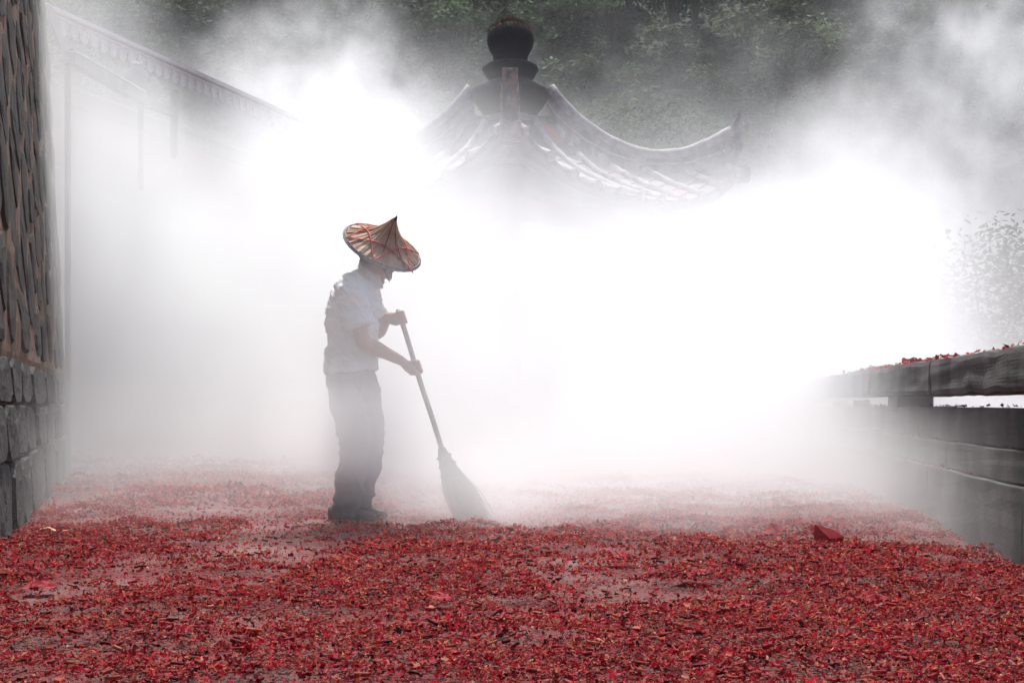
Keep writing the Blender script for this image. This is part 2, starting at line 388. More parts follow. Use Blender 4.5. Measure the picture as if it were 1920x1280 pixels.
FA = [0.354, 0.467, 0.707, 1.06, 1.31, 1.70, 2.10, 2.2]; FZ = [4.28, 4.07, 3.78, 3.50, 3.36, 3.18, 3.04, 3.01]
LA = [0.354, 0.467, 0.707, 1.06, 1.31, 1.70, 2.10, 2.2]; LZ = [0.02, 0.02, 0.04, 0.15, 0.24, 0.42, 0.65, 0.71]
fz = lambda a: interp(a, FA, FZ)
def rz(a, l):
    t = min(1.0, abs(l) / max(a, 1e-3)); return fz(a) + interp(a, LA, LZ) * t ** 2.6
def face_pt(phi, a, l, dz=0.0):
    n = Vector((math.cos(phi), math.sin(phi), 0)); s = Vector((-math.sin(phi), math.cos(phi), 0))
    return n * a + s * l + Vector((0, 0, rz(a, l) + dz))
AE = 2.12
RIBS = [(-1.9 + 3.8 * i / 10) for i in range(11)]
pr = random.Random(5)
for q, phi in enumerate((R(-45), R(-135), R(45), R(135))):
    NA, NL = 14, 18; v, f = [], []
    for side, dz in ((0, -0.012), (1, -0.10)):
        for j in range(NA + 1):
            a = 0.33 + (AE - 0.33) * j / NA
            for i in range(NL + 1): v.append(face_pt(phi, a, a * (-1 + 2 * i / NL), dz))
    o = (NA + 1) * (NL + 1)
    for j in range(NA):
        for i in range(NL):
            b = j * (NL + 1) + i; f.append((b, b + NL + 1, b + NL + 2, b + 1)); f.append((o + b, o + b + 1, o + b + NL + 2, o + b + NL + 1))
    e = NA * (NL + 1)
    for i in range(NL): f.append((e + i, o + e + i, o + e + i + 1, e + i + 1))
    add('roof_slope', pydata('roof_slope', v, f, True), m_rtile, pav)
    for l in RIBS:                                        # barrel tile ribs
        a0 = max(abs(l) + 0.06, 0.42); n = max(5, int((AE + 0.04 - a0) / 0.085)) * 2
        if AE - a0 < 0.12: continue
        P, rad = [], []
        for k in range(n + 1):
            a = a0 + (AE + 0.04 - a0) * k / n; P.append(face_pt(phi, a, l, 0.03)); rad.append(0.058 if k % 4 else 0.049)
        rad[-1] = 0.066
        vv, ff = tube(P, rad, 8, Vector((0, 0, 1))); add('tile_rib', pydata('tile_rib', vv, ff, True), m_rib if pr.random() < 0.7 else m_cap, pav)
    if q < 2:                                             # pan tiles between the ribs on the two faces in view
        for c in range(10):
            l0, l1 = RIBS[c], RIBS[c + 1]; lc = (l0 + l1) / 2
            rows = [a for a in np.arange(2.14, max(abs(l0), abs(l1)) + 0.1, -0.17)]
            for a in rows:
                a1 = max(a - 0.19, 0.36); v = []
                for (aa, up) in ((a, 0.026), (a1, 0.006)):
                    for (ll, dip) in ((l0 + 0.05, 0.012), (lc - 0.06, -0.008), (lc + 0.06, -0.008), (l1 - 0.05, 0.012)):
                        jj = pr.uniform(-0.004, 0.004); v.append(face_pt(phi, aa, ll, up + dip + jj))
                v += [p - Vector((0, 0, 0.028)) for p in v[:4]]
                f = [(i, i + 1, i + 5, i + 4) for i in range(3)] + [(i + 8, i + 9, i + 1, i) for i in range(3)]
                hot = 0.55 < a < 0.72 and q == 0 and c == 5
                add('pan_tile', pydata('pan_tile', v, f), m_redtile if (hot or pr.random() < 0.03) else (m_soottile if a < 0.62 + pr.uniform(0, 0.35) else m_rtile), pav)
RT = [(0.48, 4.62), (0.68, 4.38), (0.95, 4.14), (1.28, 3.93), (1.62, 3.80), (1.89, 3.765), (2.23, 3.80), (2.57, 3.94), (2.83, 4.08), (3.02, 4.19)]
RB = [(0.44, 4.20), (0.60, 4.00), (0.90, 3.78), (1.2, 3.66), (1.5, 3.60), (1.8, 3.55), (2.1, 3.53), (2.4, 3.54), (2.65, 3.58), (2.86, 3.66)]
NS = 26
top, bot = spline(RT, NS), spline(RB, NS)
for q, th in enumerate((R(-90), R(0), R(180), R(90))):
    n = Vector((math.cos(th), math.sin(th), 0)); s = Vector((-n.y, n.x, 0))
    mr_ = m_frontridge if q == 0 else m_ridge
    v, f = [], []
    for k in range(NS):
        w = 0.075 if k < NS - 3 else 0.085
        for (pt, sg) in ((bot[k], -1), (top[k], -1), (top[k], 1), (bot[k], 1)): v.append(n * pt[0] + s * (w * sg) + Vector((0, 0, pt[1])))
    for k in range(NS - 1):
        b = k * 4
        for i in range(4): f.append((b + i, b + 4 + i, b + 4 + (i + 1) % 4, b + (i + 1) % 4))
    f += [(0, 1, 2, 3), tuple(4 * (NS - 1) + i for i in (3, 2, 1, 0))]
    rg = add('ridge', pydata('ridge', v, f), mr_, pav)
    kc = NS - 3
    vv, ff = tube([n * p[0] + Vector((0, 0, p[1] + 0.015)) for p in top[:kc]], [0.088 + (0.006 if k % 3 == 0 else 0) for k in range(kc)], 12, Vector((0, 0, 1)))
    add('cap_tile', pydata('cap_tile', vv, ff, True), m_cap, rg)
    for sg in (-1, 1):                                    # moulding line along each side
        vv, ff = tube([n * (0.45 * b[0] + 0.55 * t[0]) + s * (0.083 * sg) + Vector((0, 0, 0.45 * b[1] + 0.55 * t[1])) for b, t in zip(bot[:kc], top[:kc])], [0.018] * kc, 6, Vector((0, 0, 1)))
        add('moulding', pydata('moulding', vv, ff, True), m_cap, rg)
        sp = []
        for k in range(26):                               # carved scroll near the end
            a = k / 25 * 3.6 * math.pi; r = 0.115 * (1 - k / 30); sp.append(n * (2.74 + r * math.cos(a + 1.0)) + s * (0.088 * sg) + Vector((0, 0, 3.87 + r * math.sin(a + 1.0))))
        vv, ff = tube(sp, [0.016] * 26, 6, s); add('scroll', pydata('scroll', vv, ff, True), mr_, rg)
    if q: vv, ff = tube([n * r + Vector((0, 0, z)) for (r, z) in ((2.78, 4.02), (2.83, 4.14), (2.875, 4.24), (2.90, 4.30), (2.885, 4.36))], [(0.06, 0.05), (0.055, 0.05), (0.04, 0.035), (0.02, 0.02), (0.006, 0.006)], 8, n)
    if q: add('ridge_tip', pydata('ridge_tip', vv, ff, True), mr_, rg)
    Rm = Matrix.Rotation(th, 4, 'Z')
    box('corner_beam', (2.3, -0.11, 3.45), (3.03, 0.11, 3.64), mr_, pav, Rm, 0.03)
    vv, ff = lathe([(0.13, 0.30), (0.15, 0.32), (0.15, 0.5), (0.125, 0.55), (0.12, 2.9), (0.13, 3.3)], 16)
    add('column', pydata('column', [Vector(p) + n * 2.05 for p in vv], ff, True), m_redwood, pav)
    Rf = Matrix.Rotation(th + R(45), 4, 'Z')
    box('tie_beam', (1.37, -1.40, 2.72), (1.53, 1.40, 2.95), m_redwood, pav, Rf, 0.01)
box('plinth', (-2.05, -2.05, 0), (2.05, 2.05, 0.30), m_block, pav, Matrix.Rotation(R(45), 4, 'Z'), 0.02, 0.008, 6)
fin = None
vv, ff = lathe([(0.20, 4.16), (0.31, 4.27), (0.40, 4.38), (0.48, 4.50), (0.50, 4.56), (0.49, 4.61), (0.42, 4.655), (0.31, 4.70), (0.255, 4.735), (0.2, 4.745)], 32, 0.05)
add('finial_drum', pydata('finial_drum', vv, ff, True), m_soot, pav)
vv, ff = lathe([(0.2, 4.72), (0.262, 4.742), (0.30, 4.775), (0.335, 4.825), (0.36, 4.865), (0.352, 4.9), (0.31, 4.93), (0.26, 4.955), (0.2, 4.972)], 32, 0.045)
add('finial_saucer', pydata('finial_saucer', vv, ff, True), m_soot, pav)
vv, ff = lathe([(0.17, 4.96), (0.215, 4.966), (0.217, 5.03), (0.228, 5.06), (0.262, 5.11), (0.29, 5.18), (0.298, 5.25), (0.288, 5.32), (0.255, 5.385), (0.19, 5.435), (0.1, 5.462), (0.03, 5.47)], 32, 0.03)
ball = add('finial_ball', pydata('finial_ball', vv, ff, True), m_soot, pav)
V, Q = [], []
for k in range(2600):                                     # dry moss growing on the ball
    el = R(18 + 72 * pr.random() ** 0.8); az = pr.uniform(0, 2 * math.pi); d = Vector((math.cos(az) * math.cos(el), math.sin(az) * math.cos(el), math.sin(el)))
    b = Vector((d.x * 0.285, d.y * 0.285, 5.24 + d.z * 0.225)); Lm = pr.uniform(0.02, 0.075); t = Vector((pr.uniform(-1, 1), pr.uniform(-1, 1), pr.uniform(-1, 1))).normalized() * 0.006
    e = b + (d + 0.5 * Vector((pr.uniform(-1, 1), pr.uniform(-1, 1), pr.uniform(-0.5, 1)))).normalized() * Lm; o = len(V)
    V += [b - t, b + t, e + t * 0.3, e - t * 0.3]; Q.append((o, o + 1, o + 2, o + 3))
mo = add('moss', fast_mesh('moss', np.array([tuple(p) for p in V]), Q), m_moss, ball); mo['kind'] = 'stuff'
# ------------------------------------------------------------------ sweeping man
m_skin = M('tanned_skin', [(0.28, 0.10, 0.068), (0.38, 0.14, 0.095), (0.44, 0.18, 0.125)], 9, 0.5, 0.0015, 60, spec=0.4)
m_shirt = M('pale_grey_shirt', [(0.55, 0.56, 0.57), (0.64, 0.65, 0.66), (0.72, 0.73, 0.74)], 5, 0.9, 0.0012, 240)
m_trouser = M('charcoal_trousers', [(0.06, 0.066, 0.072), (0.09, 0.096, 0.105), (0.12, 0.127, 0.135)], 6, 0.92, 0.0012, 260)
m_shoe = M('dark_shoe', [(0.02, 0.02, 0.02), (0.05, 0.045, 0.04)], 10, 0.6, 0.002, 60)
m_hair = M('black_hair', [(0.012, 0.011, 0.01), (0.03, 0.028, 0.026)], 40, 0.6, 0.004, 120)
m_eye = M('eye_white', [(0.6, 0.58, 0.55)], 10, 0.3)
man = empty('person', (-0.89, 7.95, 0.0)); tag(man, 'man in straw hat, pale shirt and dark trousers bending over his broom', 'person')
def remeshed(name, parts, voxel, smooth, mat, parent, fold=None):
    v, f = joined(parts); me = pydata(name + '_src', v, f); ob = bpy.data.objects.new(name + '_src', me); C.objects.link(ob)
    md = ob.modifiers.new('r', 'REMESH'); md.mode = 'VOXEL'; md.voxel_size = voxel; md.adaptivity = 0
    if smooth: sm_ = ob.modifiers.new('s', 'SMOOTH'); sm_.factor = 0.5; sm_.iterations = smooth
    dg = bpy.context.evaluated_depsgraph_get(); out = bpy.data.meshes.new_from_object(ob.evaluated_get(dg)); out.name = name
    bpy.data.objects.remove(ob)
    if fold:
        nr = np.empty(len(out.vertices) * 3, np.float32); out.vertices.foreach_get('normal', nr); nr = nr.reshape(-1, 3)
        for i, vt in enumerate(out.vertices): vt.co += Vector(nr[i]) * fold(vt.co)
    out.polygons.foreach_set('use_smooth', [True] * len(out.polygons)); out.update()
    return add(name, out, mat, parent)
UPY = Vector((0, 1, 0))
def L(pts, n=18, ring=20, up=UPY):
    """loft: pts = (x, y, z, r_depth(y), r_forward)"""
    s = spline(pts, n); return tube([p[:3] for p in s], [(max(p[3], 1e-3), max(p[4], 1e-3)) for p in s], ring, up)
# joints (x forward, y away from camera, z up)
NS_, NE, NW = Vector((0.01, -0.185, 1.25)), Vector((0.085, -0.225, 0.985)), Vector((0.305, -0.135, 0.845))
FS_, FE, FW = Vector((0.055, 0.185, 1.26)), Vector((0.115, 0.235, 1.06)), Vector((0.215, 0.105, 1.155))
HT, HB = Vector((0.245, 0.045, 1.19)), Vector((0.515, -0.10, 0.36))     # broom handle top and bottom
hd = (HB - HT).normalized()
def hand(palm, wrist, grip_c, axis, side):
    """palm + four curled fingers + thumb closed around the handle at grip_c"""
    P = []
    w2p = (grip_c - wrist)
    out = w2p - axis * w2p.dot(axis); out.normalize()
    lat = axis.cross(out).normalized() * side              # the palm lies on this side of the handle
    k = grip_c + lat * 0.026 - out * 0.022
    P.append(tube([wrist - w2p.normalized() * 0.02, wrist, (wrist + k) / 2, k + out * 0.01, k + out * 0.03], [(0.021, 0.026), (0.019, 0.027), (0.016, 0.036), (0.014, 0.04), (0.010, 0.034)], 12, lat))
    for i, (off, ln) in enumerate(((-0.031, 0.96), (-0.0105, 1.05), (0.0105, 1.0), (0.030, 0.82))):
        c = grip_c + axis * off; pts = []
        for s_ in range(7):
            a = R(-8 + s_ * 42 * ln); rr = 0.0265
            pts.append(c + lat * (rr * math.cos(a)) + out * (rr * math.sin(a)))
        pts = [k + axis * off * 0.85 + out * 0.008] + pts
        P.append(tube(pts, [0.0085, 0.0095, 0.0092, 0.0088, 0.0086, 0.008, 0.0075, 0.005], 8, axis))
    th = [k - axis * 0.026 - out * 0.02, grip_c - axis * 0.036 + lat * 0.020 - out * 0.024, grip_c - axis * 0.034 - lat * 0.008 - out * 0.026, grip_c - axis * 0.03 - lat * 0.027 - out * 0.008, grip_c - axis * 0.026 - lat * 0.027 + out * 0.010]
    P.append(tube(th, [0.013, 0.0115, 0.0105, 0.0095, 0.006], 8, axis))
    return P
GN_, GF = HT + hd * ((0.355 - HT.x) / hd.x), HT + hd * 0.065
near_w = GN_ + Vector((-0.075, -0.045, 0.035)); far_w = GF + Vector((-0.075, 0.05, 0.012))
head_c = Vector((0.132, 0.0, 1.437)); ha = Vector((0.55, -0.12, -0.55)).normalized()
Hm = Matrix.Translation(head_c) @ Matrix.Rotation(R(38), 4, 'Y') @ Matrix.Rotation(R(0), 4, 'Z')   # head nods forward; local +x = face
def hp(x, y, z): return Hm @ Vector((x, y, z))
def hl(pts, n=14, ring=16, up=UPY):
    return L([tuple(hp(*p[:3])) + tuple(p[3:]) for p in pts], n, ring, up)
head = [
    hl([(-0.005, 0, -0.09, 0.045, 0.05), (0.0, 0, -0.06, 0.066, 0.082), (0.0, 0, -0.01, 0.074, 0.094), (-0.006, 0, 0.04, 0.077, 0.096), (-0.012, 0, 0.085, 0.066, 0.08), (-0.014, 0, 0.112, 0.035, 0.04), (-0.014, 0, 0.12, 0.005, 0.006)], 16, 20),
    hl([(0.035, 0, -0.005, 0.055, 0.055), (0.045, 0, -0.05, 0.052, 0.05), (0.053, 0, -0.088, 0.042, 0.04), (0.06, 0, -0.112, 0.026, 0.026), (0.062, 0, -0.122, 0.008, 0.01)], 10, 16),
    hl([(0.088, 0, 0.028, 0.008, 0.008), (0.100, 0, 0.0, 0.010, 0.011), (0.110, 0, -0.022, 0.016, 0.015), (0.103, 0, -0.034, 0.012, 0.010)], 8, 10),
    hl([(0.086, -0.05, 0.036, 0.014, 0.008), (0.095, 0, 0.037, 0.02, 0.010), (0.086, 0.05, 0.036, 0.014, 0.008)], 8, 8, Vector((0, 0, 1))),
    hl([(0.090, -0.024, -0.062, 0.005, 0.006), (0.099, 0, -0.060, 0.008, 0.008), (0.090, 0.024, -0.062, 0.005, 0.006)], 8, 8, Vector((0, 0, 1))),
    hl([(0.088, -0.022, -0.073, 0.005, 0.007), (0.096, 0, -0.074, 0.008, 0.008), (0.088, 0.022, -0.073, 0.005, 0.007)], 8, 8, Vector((0, 0, 1))),
]
for sg in (-1, 1):
    head.append(hl([(-0.010, 0.076 * sg, 0.028, 0.006, 0.016), (-0.012, 0.084 * sg, 0.012, 0.007, 0.019), (-0.008, 0.082 * sg, -0.012, 0.007, 0.014), (-0.002, 0.075 * sg, -0.03, 0.006, 0.008)], 8, 10))
neck = L([(0.02, 0, 1.28, 0.065, 0.06), (0.055, 0, 1.345, 0.055, 0.056), (0.095, 0, 1.41, 0.054, 0.056), (0.12, 0, 1.46, 0.05, 0.055)], 10, 18)
def arm(S, E, W, k=1.0):
    d1, d2 = E - S, W - E
    def at(p, q, t): return p + (q - p) * t
    pts = [(*at(S, E, -0.05), 0.05 * k, 0.052 * k), (*at(S, E, 0.3), 0.046 * k, 0.048 * k), (*at(S, E, 0.75), 0.038 * k, 0.041 * k), (*E, 0.035 * k, 0.040 * k), (*at(E, W, 0.25), 0.036 * k, 0.043 * k), (*at(E, W, 0.6), 0.029 * k, 0.035 * k), (*W, 0.021 * k, 0.027 * k)]
    return L(pts, 20, 16)
torso_in = L([(0.0, 0, 0.74, 0.10, 0.07), (-0.01, 0, 0.85, 0.11, 0.085), (-0.015, 0, 0.95, 0.12, 0.09), (-0.02, 0, 1.1, 0.14, 0.10), (-0.005, 0, 1.22, 0.17, 0.10), (0.02, 0, 1.29, 0.13, 0.08), (0.035, 0, 1.33, 0.06, 0.06)], 20, 24)
legs_in = [L([(-0.01 + dx, y * 0.9, 0.80, 0.055, 0.06), (0.0 + dx, y, 0.62, 0.052, 0.06), (0.02 + dx, y, 0.43, 0.042, 0.046), (0.005 + dx, y, 0.28, 0.04, 0.045), (-0.035 + dx, y, 0.07, 0.03, 0.034)], 16, 16) for y, dx in ((-0.09, 0.0), (0.09, 0.06))]
remeshed('body', head + [neck, torso_in] + legs_in + [arm(NS_, NE, near_w), arm(FS_, FE, far_w)] + hand(None, near_w, GN_, hd, -1) + hand(None, far_w, GF, hd, 1), 0.0058, 3, m_skin, man)
for sg in (-1, 1):
    vv, ff = lathe([(0.002, -0.012), (0.008, -0.009), (0.012, 0), (0.008, 0.009), (0.002, 0.012)], 10)
    add('eye', pydata('eye', [Vector(p) + hp(0.081, 0.031 * sg, 0.018) for p in vv], ff, True), m_eye, man)
hv, hf = hl([(-0.030, 0, -0.045, 0.070, 0.075), (-0.022, 0, 0.0, 0.0795, 0.088), (-0.016, 0, 0.05, 0.082, 0.096), (-0.016, 0, 0.092, 0.068, 0.08), (-0.016, 0, 0.122, 0.03, 0.035), (-0.016, 0, 0.128, 0.004, 0.005)], 14, 22)
add('hair', pydata('hair', hv, hf, True), m_hair, man)
# clothes
def N3(p, s, o=0.0): return mnoise.noise(Vector((p.x * s[0] + o, p.y * s[1], p.z * s[2])))
def shirt_fold(p):
    d = 0.016 * (1 - abs(N3(p, (5, 5, 11), 3.1))) ** 3 - 0.007
    d += 0.009 * (1 - abs(N3(Vector((p.x + p.z * 0.8, p.y, p.z - p.x * 0.6)), (4, 6, 16), 8.0))) ** 5
    d += 0.006 * (1 - abs(N3(Vector((p.x - p.z * 0.5, p.y, p.z + p.x * 0.9)), (7, 8, 30), 1.3))) ** 6
    d += 0.007 * N3(p, (14, 10, 14), 5.5) * (1.0 if p.z > 1.0 else 1.5)
    if p.z < 0.93: d += 0.003 * math.sin(p.x * 60 + p.y * 70 + 3 * N3(p, (6, 6, 3))) * min(1.0, (0.93 - p.z) / 0.08)
    return d
sh_t = L([(-0.004, 0, 0.832, 0.163, 0.150), (-0.006, 0, 0.86, 0.166, 0.150), (-0.004, 0, 0.92, 0.162, 0.142), (-0.002, 0, 1.0, 0.162, 0.136), (-0.002, 0, 1.1, 0.176, 0.140), (0.008, 0, 1.2, 0.195, 0.138), (0.03, 0, 1.28, 0.185, 0.115), (0.055, 0, 1.335, 0.115, 0.085), (0.075, 0, 1.365, 0.076, 0.070)], 34, 40)
def sleeve(S, E, t):
    e = S + (E - S) * t; inn = Vector((S.x + 0.01, S.y * 0.55, S.z + 0.05))
    return L([(*inn, 0.07, 0.075), (*(S + Vector((0, 0, 0.015))), 0.073, 0.080), (*(S + (E - S) * t * 0.5), 0.068, 0.078), (*(S + (E - S) * t * 0.9), 0.067, 0.079), (*e, 0.068, 0.08)], 16, 24)
collar = L([(0.055, 0, 1.33, 0.075, 0.078), (0.078, 0, 1.36, 0.071, 0.074), (0.098, 0, 1.388, 0.069, 0.071)], 8, 28)
flap = L([(0.115, -0.05, 1.365, 0.02, 0.016), (0.145, -0.03, 1.335, 0.024, 0.012), (0.158, -0.02, 1.30, 0.008, 0.006)], 8, 10)
flap2 = L([(0.115, 0.05, 1.365, 0.02, 0.016), (0.145, 0.03, 1.335, 0.024, 0.012), (0.158, 0.02, 1.30, 0.008, 0.006)], 8, 10)
remeshed('shirt', [sh_t, sleeve(NS_, NE, 0.66), sleeve(FS_, FE, 0.6), collar, flap, flap2], 0.006, 2, m_shirt, man, shirt_fold)
def trouser_fold(p):
    d = 0.014 * (1 - abs(N3(p, (9, 8, 4), 1.7))) ** 5 + 0.009 * (1 - abs(N3(p, (5, 5, 13), 1.7))) ** 4 + 0.006 * N3(p, (11, 9, 5), 2.2)
    if p.z < 0.22: d += 0.008 * math.sin(p.z * 95 + 4 * N3(p, (7, 7, 4))) * (1 - p.z / 0.22)
    if 0.36 < p.z < 0.52: d += 0.005 * math.sin(p.z * 110 + p.x * 30)
    return d
hips = L([(0.0, 0, 0.875, 0.128, 0.108), (-0.004, 0, 0.83, 0.142, 0.122), (-0.006, 0, 0.76, 0.156, 0.134), (-0.002, 0, 0.70, 0.13, 0.10)], 12, 36)
near_leg = L([(-0.035, -0.085, 0.80, 0.0808, 0.0875), (-0.028, -0.088, 0.68, 0.0826, 0.0891), (0.000, -0.09, 0.56, 0.0770, 0.0810), (0.020, -0.09, 0.43, 0.0712, 0.0729), (0.005, -0.09, 0.30, 0.0712, 0.0713), (-0.018, -0.09, 0.17, 0.0712, 0.0705), (-0.034, -0.09, 0.06, 0.0722, 0.0697), (-0.036, -0.09, 0.035, 0.0722, 0.0697)], 30, 26)
far_leg = L([(0.045, 0.085, 0.80, 0.0808, 0.0794), (0.060, 0.088, 0.68, 0.0817, 0.0810), (0.078, 0.09, 0.56, 0.0760, 0.0761), (0.088, 0.09, 0.43, 0.0703, 0.0697), (0.068, 0.09, 0.30, 0.0684, 0.0672), (0.038, 0.09, 0.17, 0.0684, 0.0672), (0.018, 0.09, 0.06, 0.0693, 0.0672), (0.016, 0.09, 0.035, 0.0693, 0.0672)], 30, 26)
remeshed('trousers', [hips, near_leg, far_leg], 0.006, 2, m_trouser, man, trouser_fold)
for y, x0 in ((-0.09, -0.03), (0.09, 0.022)):
    vv, ff = L([(x0 - 0.095, y, 0.045, 0.026, 0.035), (x0 - 0.07, y, 0.045, 0.036, 0.043), (x0, y, 0.05, 0.038, 0.048), (x0 + 0.07, y, 0.036, 0.044, 0.034), (x0 + 0.13, y, 0.028, 0.042, 0.027), (x0 + 0.165, y, 0.022, 0.022, 0.02)], 16, 16)
    add('shoe', pydata('shoe', [Vector((p.x, p.y, max(p.z, 0.0))) for p in vv], ff, True), m_shoe, man)
# straw hat (worn): leaves, rim hoops and red strings
m_leafhat = [M('dry_bamboo_leaf_%d' % i, c, 18, 0.7, 0.003, 50, stretch=(1, 1, 1), translucent=0.3) for i, c in enumerate((
    [(0.42, 0.235, 0.14), (0.66, 0.43, 0.285), (0.75, 0.53, 0.37)], [(0.50, 0.30, 0.19), (0.75, 0.53, 0.37), (0.80, 0.61, 0.45)], [(0.12, 0.055, 0.025), (0.27, 0.14, 0.07), (0.38, 0.21, 0.11)]))]
m_hoop = M('bound_rim', [(0.10, 0.08, 0.085), (0.26, 0.21, 0.22), (0.36, 0.30, 0.31)], 30, 0.7)
m_string = M('red_string', [(0.60, 0.075, 0.065), (0.72, 0.12, 0.10)], 20, 0.7)
m_tipleaf = M('dark_leaf_tip', [(0.07, 0.05, 0.035), (0.14, 0.10, 0.07)], 30, 0.8)
hat_c = Vector(((716 - 660) / 335.5, -0.02, (975 - 464) / 335.5))
hx = Vector((0.080, -0.094, 0.152)).normalized()
a_, b_ = frame_of(hx, Vector((1, 0, 0)))
HATM = Matrix(((a_.x, b_.x, hx.x, hat_c.x), (a_.y, b_.y, hx.y, hat_c.y), (a_.z, b_.z, hx.z, hat_c.z), (0, 0, 0, 1)))
HR = [0.0, 0.012, 0.03, 0.055, 0.085, 0.12, 0.16, 0.20, 0.226]; HH = [0.196, 0.180, 0.148, 0.112, 0.080, 0.053, 0.030, 0.013, 0.0]
hz = lambda r: interp(r, HR, HH)
rr_ = spline([(r, h) for r, h in zip(HR, HH)], 22)
vv, ff = lathe([(max(p[0] - 0.004, 0.002), p[1] - 0.006) for p in rr_][::-1], 48)
hat = add('straw_hat', pydata('straw_hat', [HATM @ Vector(p) for p in vv], ff[:-2], True), m_leafhat[2], man)
hr = random.Random(4); NLF = 30
for i in range(NLF):
    a0 = 2 * math.pi * i / NLF + hr.uniform(-0.03, 0.03); wd = 2 * math.pi / NLF * hr.uniform(0.55, 0.72); lift = hr.uniform(0.0, 0.004) + 0.0022 * (i % 2)
    v, f = [], []; sk = hr.uniform(-0.12, 0.12); rend = hr.uniform(0.212, 0.224)
    for k in range(12):
        t = k / 11; r = 0.010 + (rend - 0.010) * t
        for s_, up in ((-1, 0.0), (-0.35, 0.0016), (0.25, -0.0012), (1, 0.0028)):
            a = a0 + wd * s_ + sk * (1 - t); z = hz(r) + lift + up * (0.5 + 1.5 * t) + 0.0015 * mnoise.noise(Vector((i * 3.0, k * 0.8, s_)))
            v.append(HATM @ Vector((r * math.cos(a), r * math.sin(a), z)))
    for k in range(11):
        for j in range(3): q = k * 4 + j; f.append((q, q + 1, q + 5, q + 4))
    add('leaf', pydata('leaf', v, f), m_leafhat[hr.choice((0, 0, 1, 1, 2))], hat)
for (r, z, rad) in ((0.228, -0.002, 0.0055), (0.222, 0.006, 0.004)):
    vv, ff = tube([HATM @ Vector((r * math.cos(2 * math.pi * k / 64), r * math.sin(2 * math.pi * k / 64), z)) for k in range(65)], [rad * (1.15 if k % 2 else 0.95) for k in range(65)], 8, hx)
    add('rim_hoop', pydata('rim_hoop', vv, ff, True), m_hoop, hat)
def pin(i): a = R(20) + 2 * math.pi * i / 6; return Vector((0.221 * math.cos(a), 0.221 * math.sin(a), 0))
for i in range(6):
    A, B = pin(i), pin(i + 2); pts = []
    for k in range(22):
        p = A.lerp(B, k / 21); r = p.length; pts.append(HATM @ Vector((p.x, p.y, hz(r) + 0.0095)))
    vv, ff = tube(pts, [(0.0024, 0.0042)] * 22, 6, hx); add('red_string', pydata('red_string', vv, ff, True), m_string, hat)
vv, ff = tube([HATM @ Vector(p) for p in ((0.0, 0, 0.165), (0.002, 0, 0.182), (0.005, 0.003, 0.196), (0.004, 0.004, 0.208))], [0.020, 0.013, 0.007, 0.002], 7, Vector((1, 0, 0)))
add('leaf_tip', pydata('leaf_tip', vv, ff), m_tipleaf, hat)
kn = HATM @ Vector((pin(5).x, pin(5).y, 0.012))
vv, ff = tube([kn + Vector(p) for p in ((-0.012, 0, 0.012), (0.0, -0.004, 0.0), (0.012, -0.004, -0.014), (0.016, 0, -0.028))], [0.004, 0.008, 0.006, 0.003], 7)
add('string_knot', pydata('string_knot', vv, ff), m_string, hat)
vv, ff = tube([hat_c + Vector(p) for p in ((-0.02, -0.085, -0.03), (0.0, -0.075, -0.09), (0.02, -0.04, -0.145), (0.032, -0.01, -0.165), (0.04, 0.0, -0.195))], [0.003] * 4 + [0.002], 6)
add('chin_strap', pydata('chin_strap', vv, ff), m_shoe, hat)

# ------------------------------------------------------------------ broom
m_handle = M('pale_broom_pole', [(0.34, 0.29, 0.24), (0.46, 0.40, 0.34)], 12, 0.6, 0.001, 60)
m_bristle = M('grey_brown_bristle', [(0.06, 0.055, 0.05), (0.11, 0.10, 0.09), (0.16, 0.145, 0.13)], 30, 0.9)
broom = empty('broom', man.location + Vector((0.62, -0.12, 0.0))); tag(broom, 'long bristle broom with pale pole held in both hands', 'broom')
off = man.location - broom.location
pts = [HT + hd * 0.012 + (HB - HT) * (k / 10) * 1.01 + Vector((0, 0, 0.006 * math.sin(k))) for k in range(11)]
vv, ff = tube([p + off for p in pts], [0.0145] * 11, 12); add('handle', pydata('handle', vv, ff, True), m_handle, broom)
HBd = (Vector((0.655, -0.15, 0.0)) - HB).normalized()
vv, ff = L([tuple(HB + off - hd * 0.05) + (0.02, 0.02), tuple(HB + off) + (0.034, 0.034), tuple(HB + off + HBd * 0.05) + (0.04, 0.045), tuple(HB + off + HBd * 0.12) + (0.045, 0.058)], 10, 14)
add('bristle_core', pydata('bristle_core', vv, ff, True), m_bristle, broom)
for d in (0.0, 0.05, 0.10):
    c = HB + off + HBd * d; a, b = frame_of(HBd); r = 0.038 + d * 0.16
    vv, ff = tube([c + a * (r * math.cos(t) * 0.9) + b * (r * 1.05 * math.sin(t)) for t in np.linspace(0, 2 * math.pi, 25)], [0.005] * 25, 6, HBd)
    add('binding', pydata('binding', vv, ff, True), m_bristle, broom)
br = random.Random(9); V, Q = [], []
a, b = frame_of(HBd)
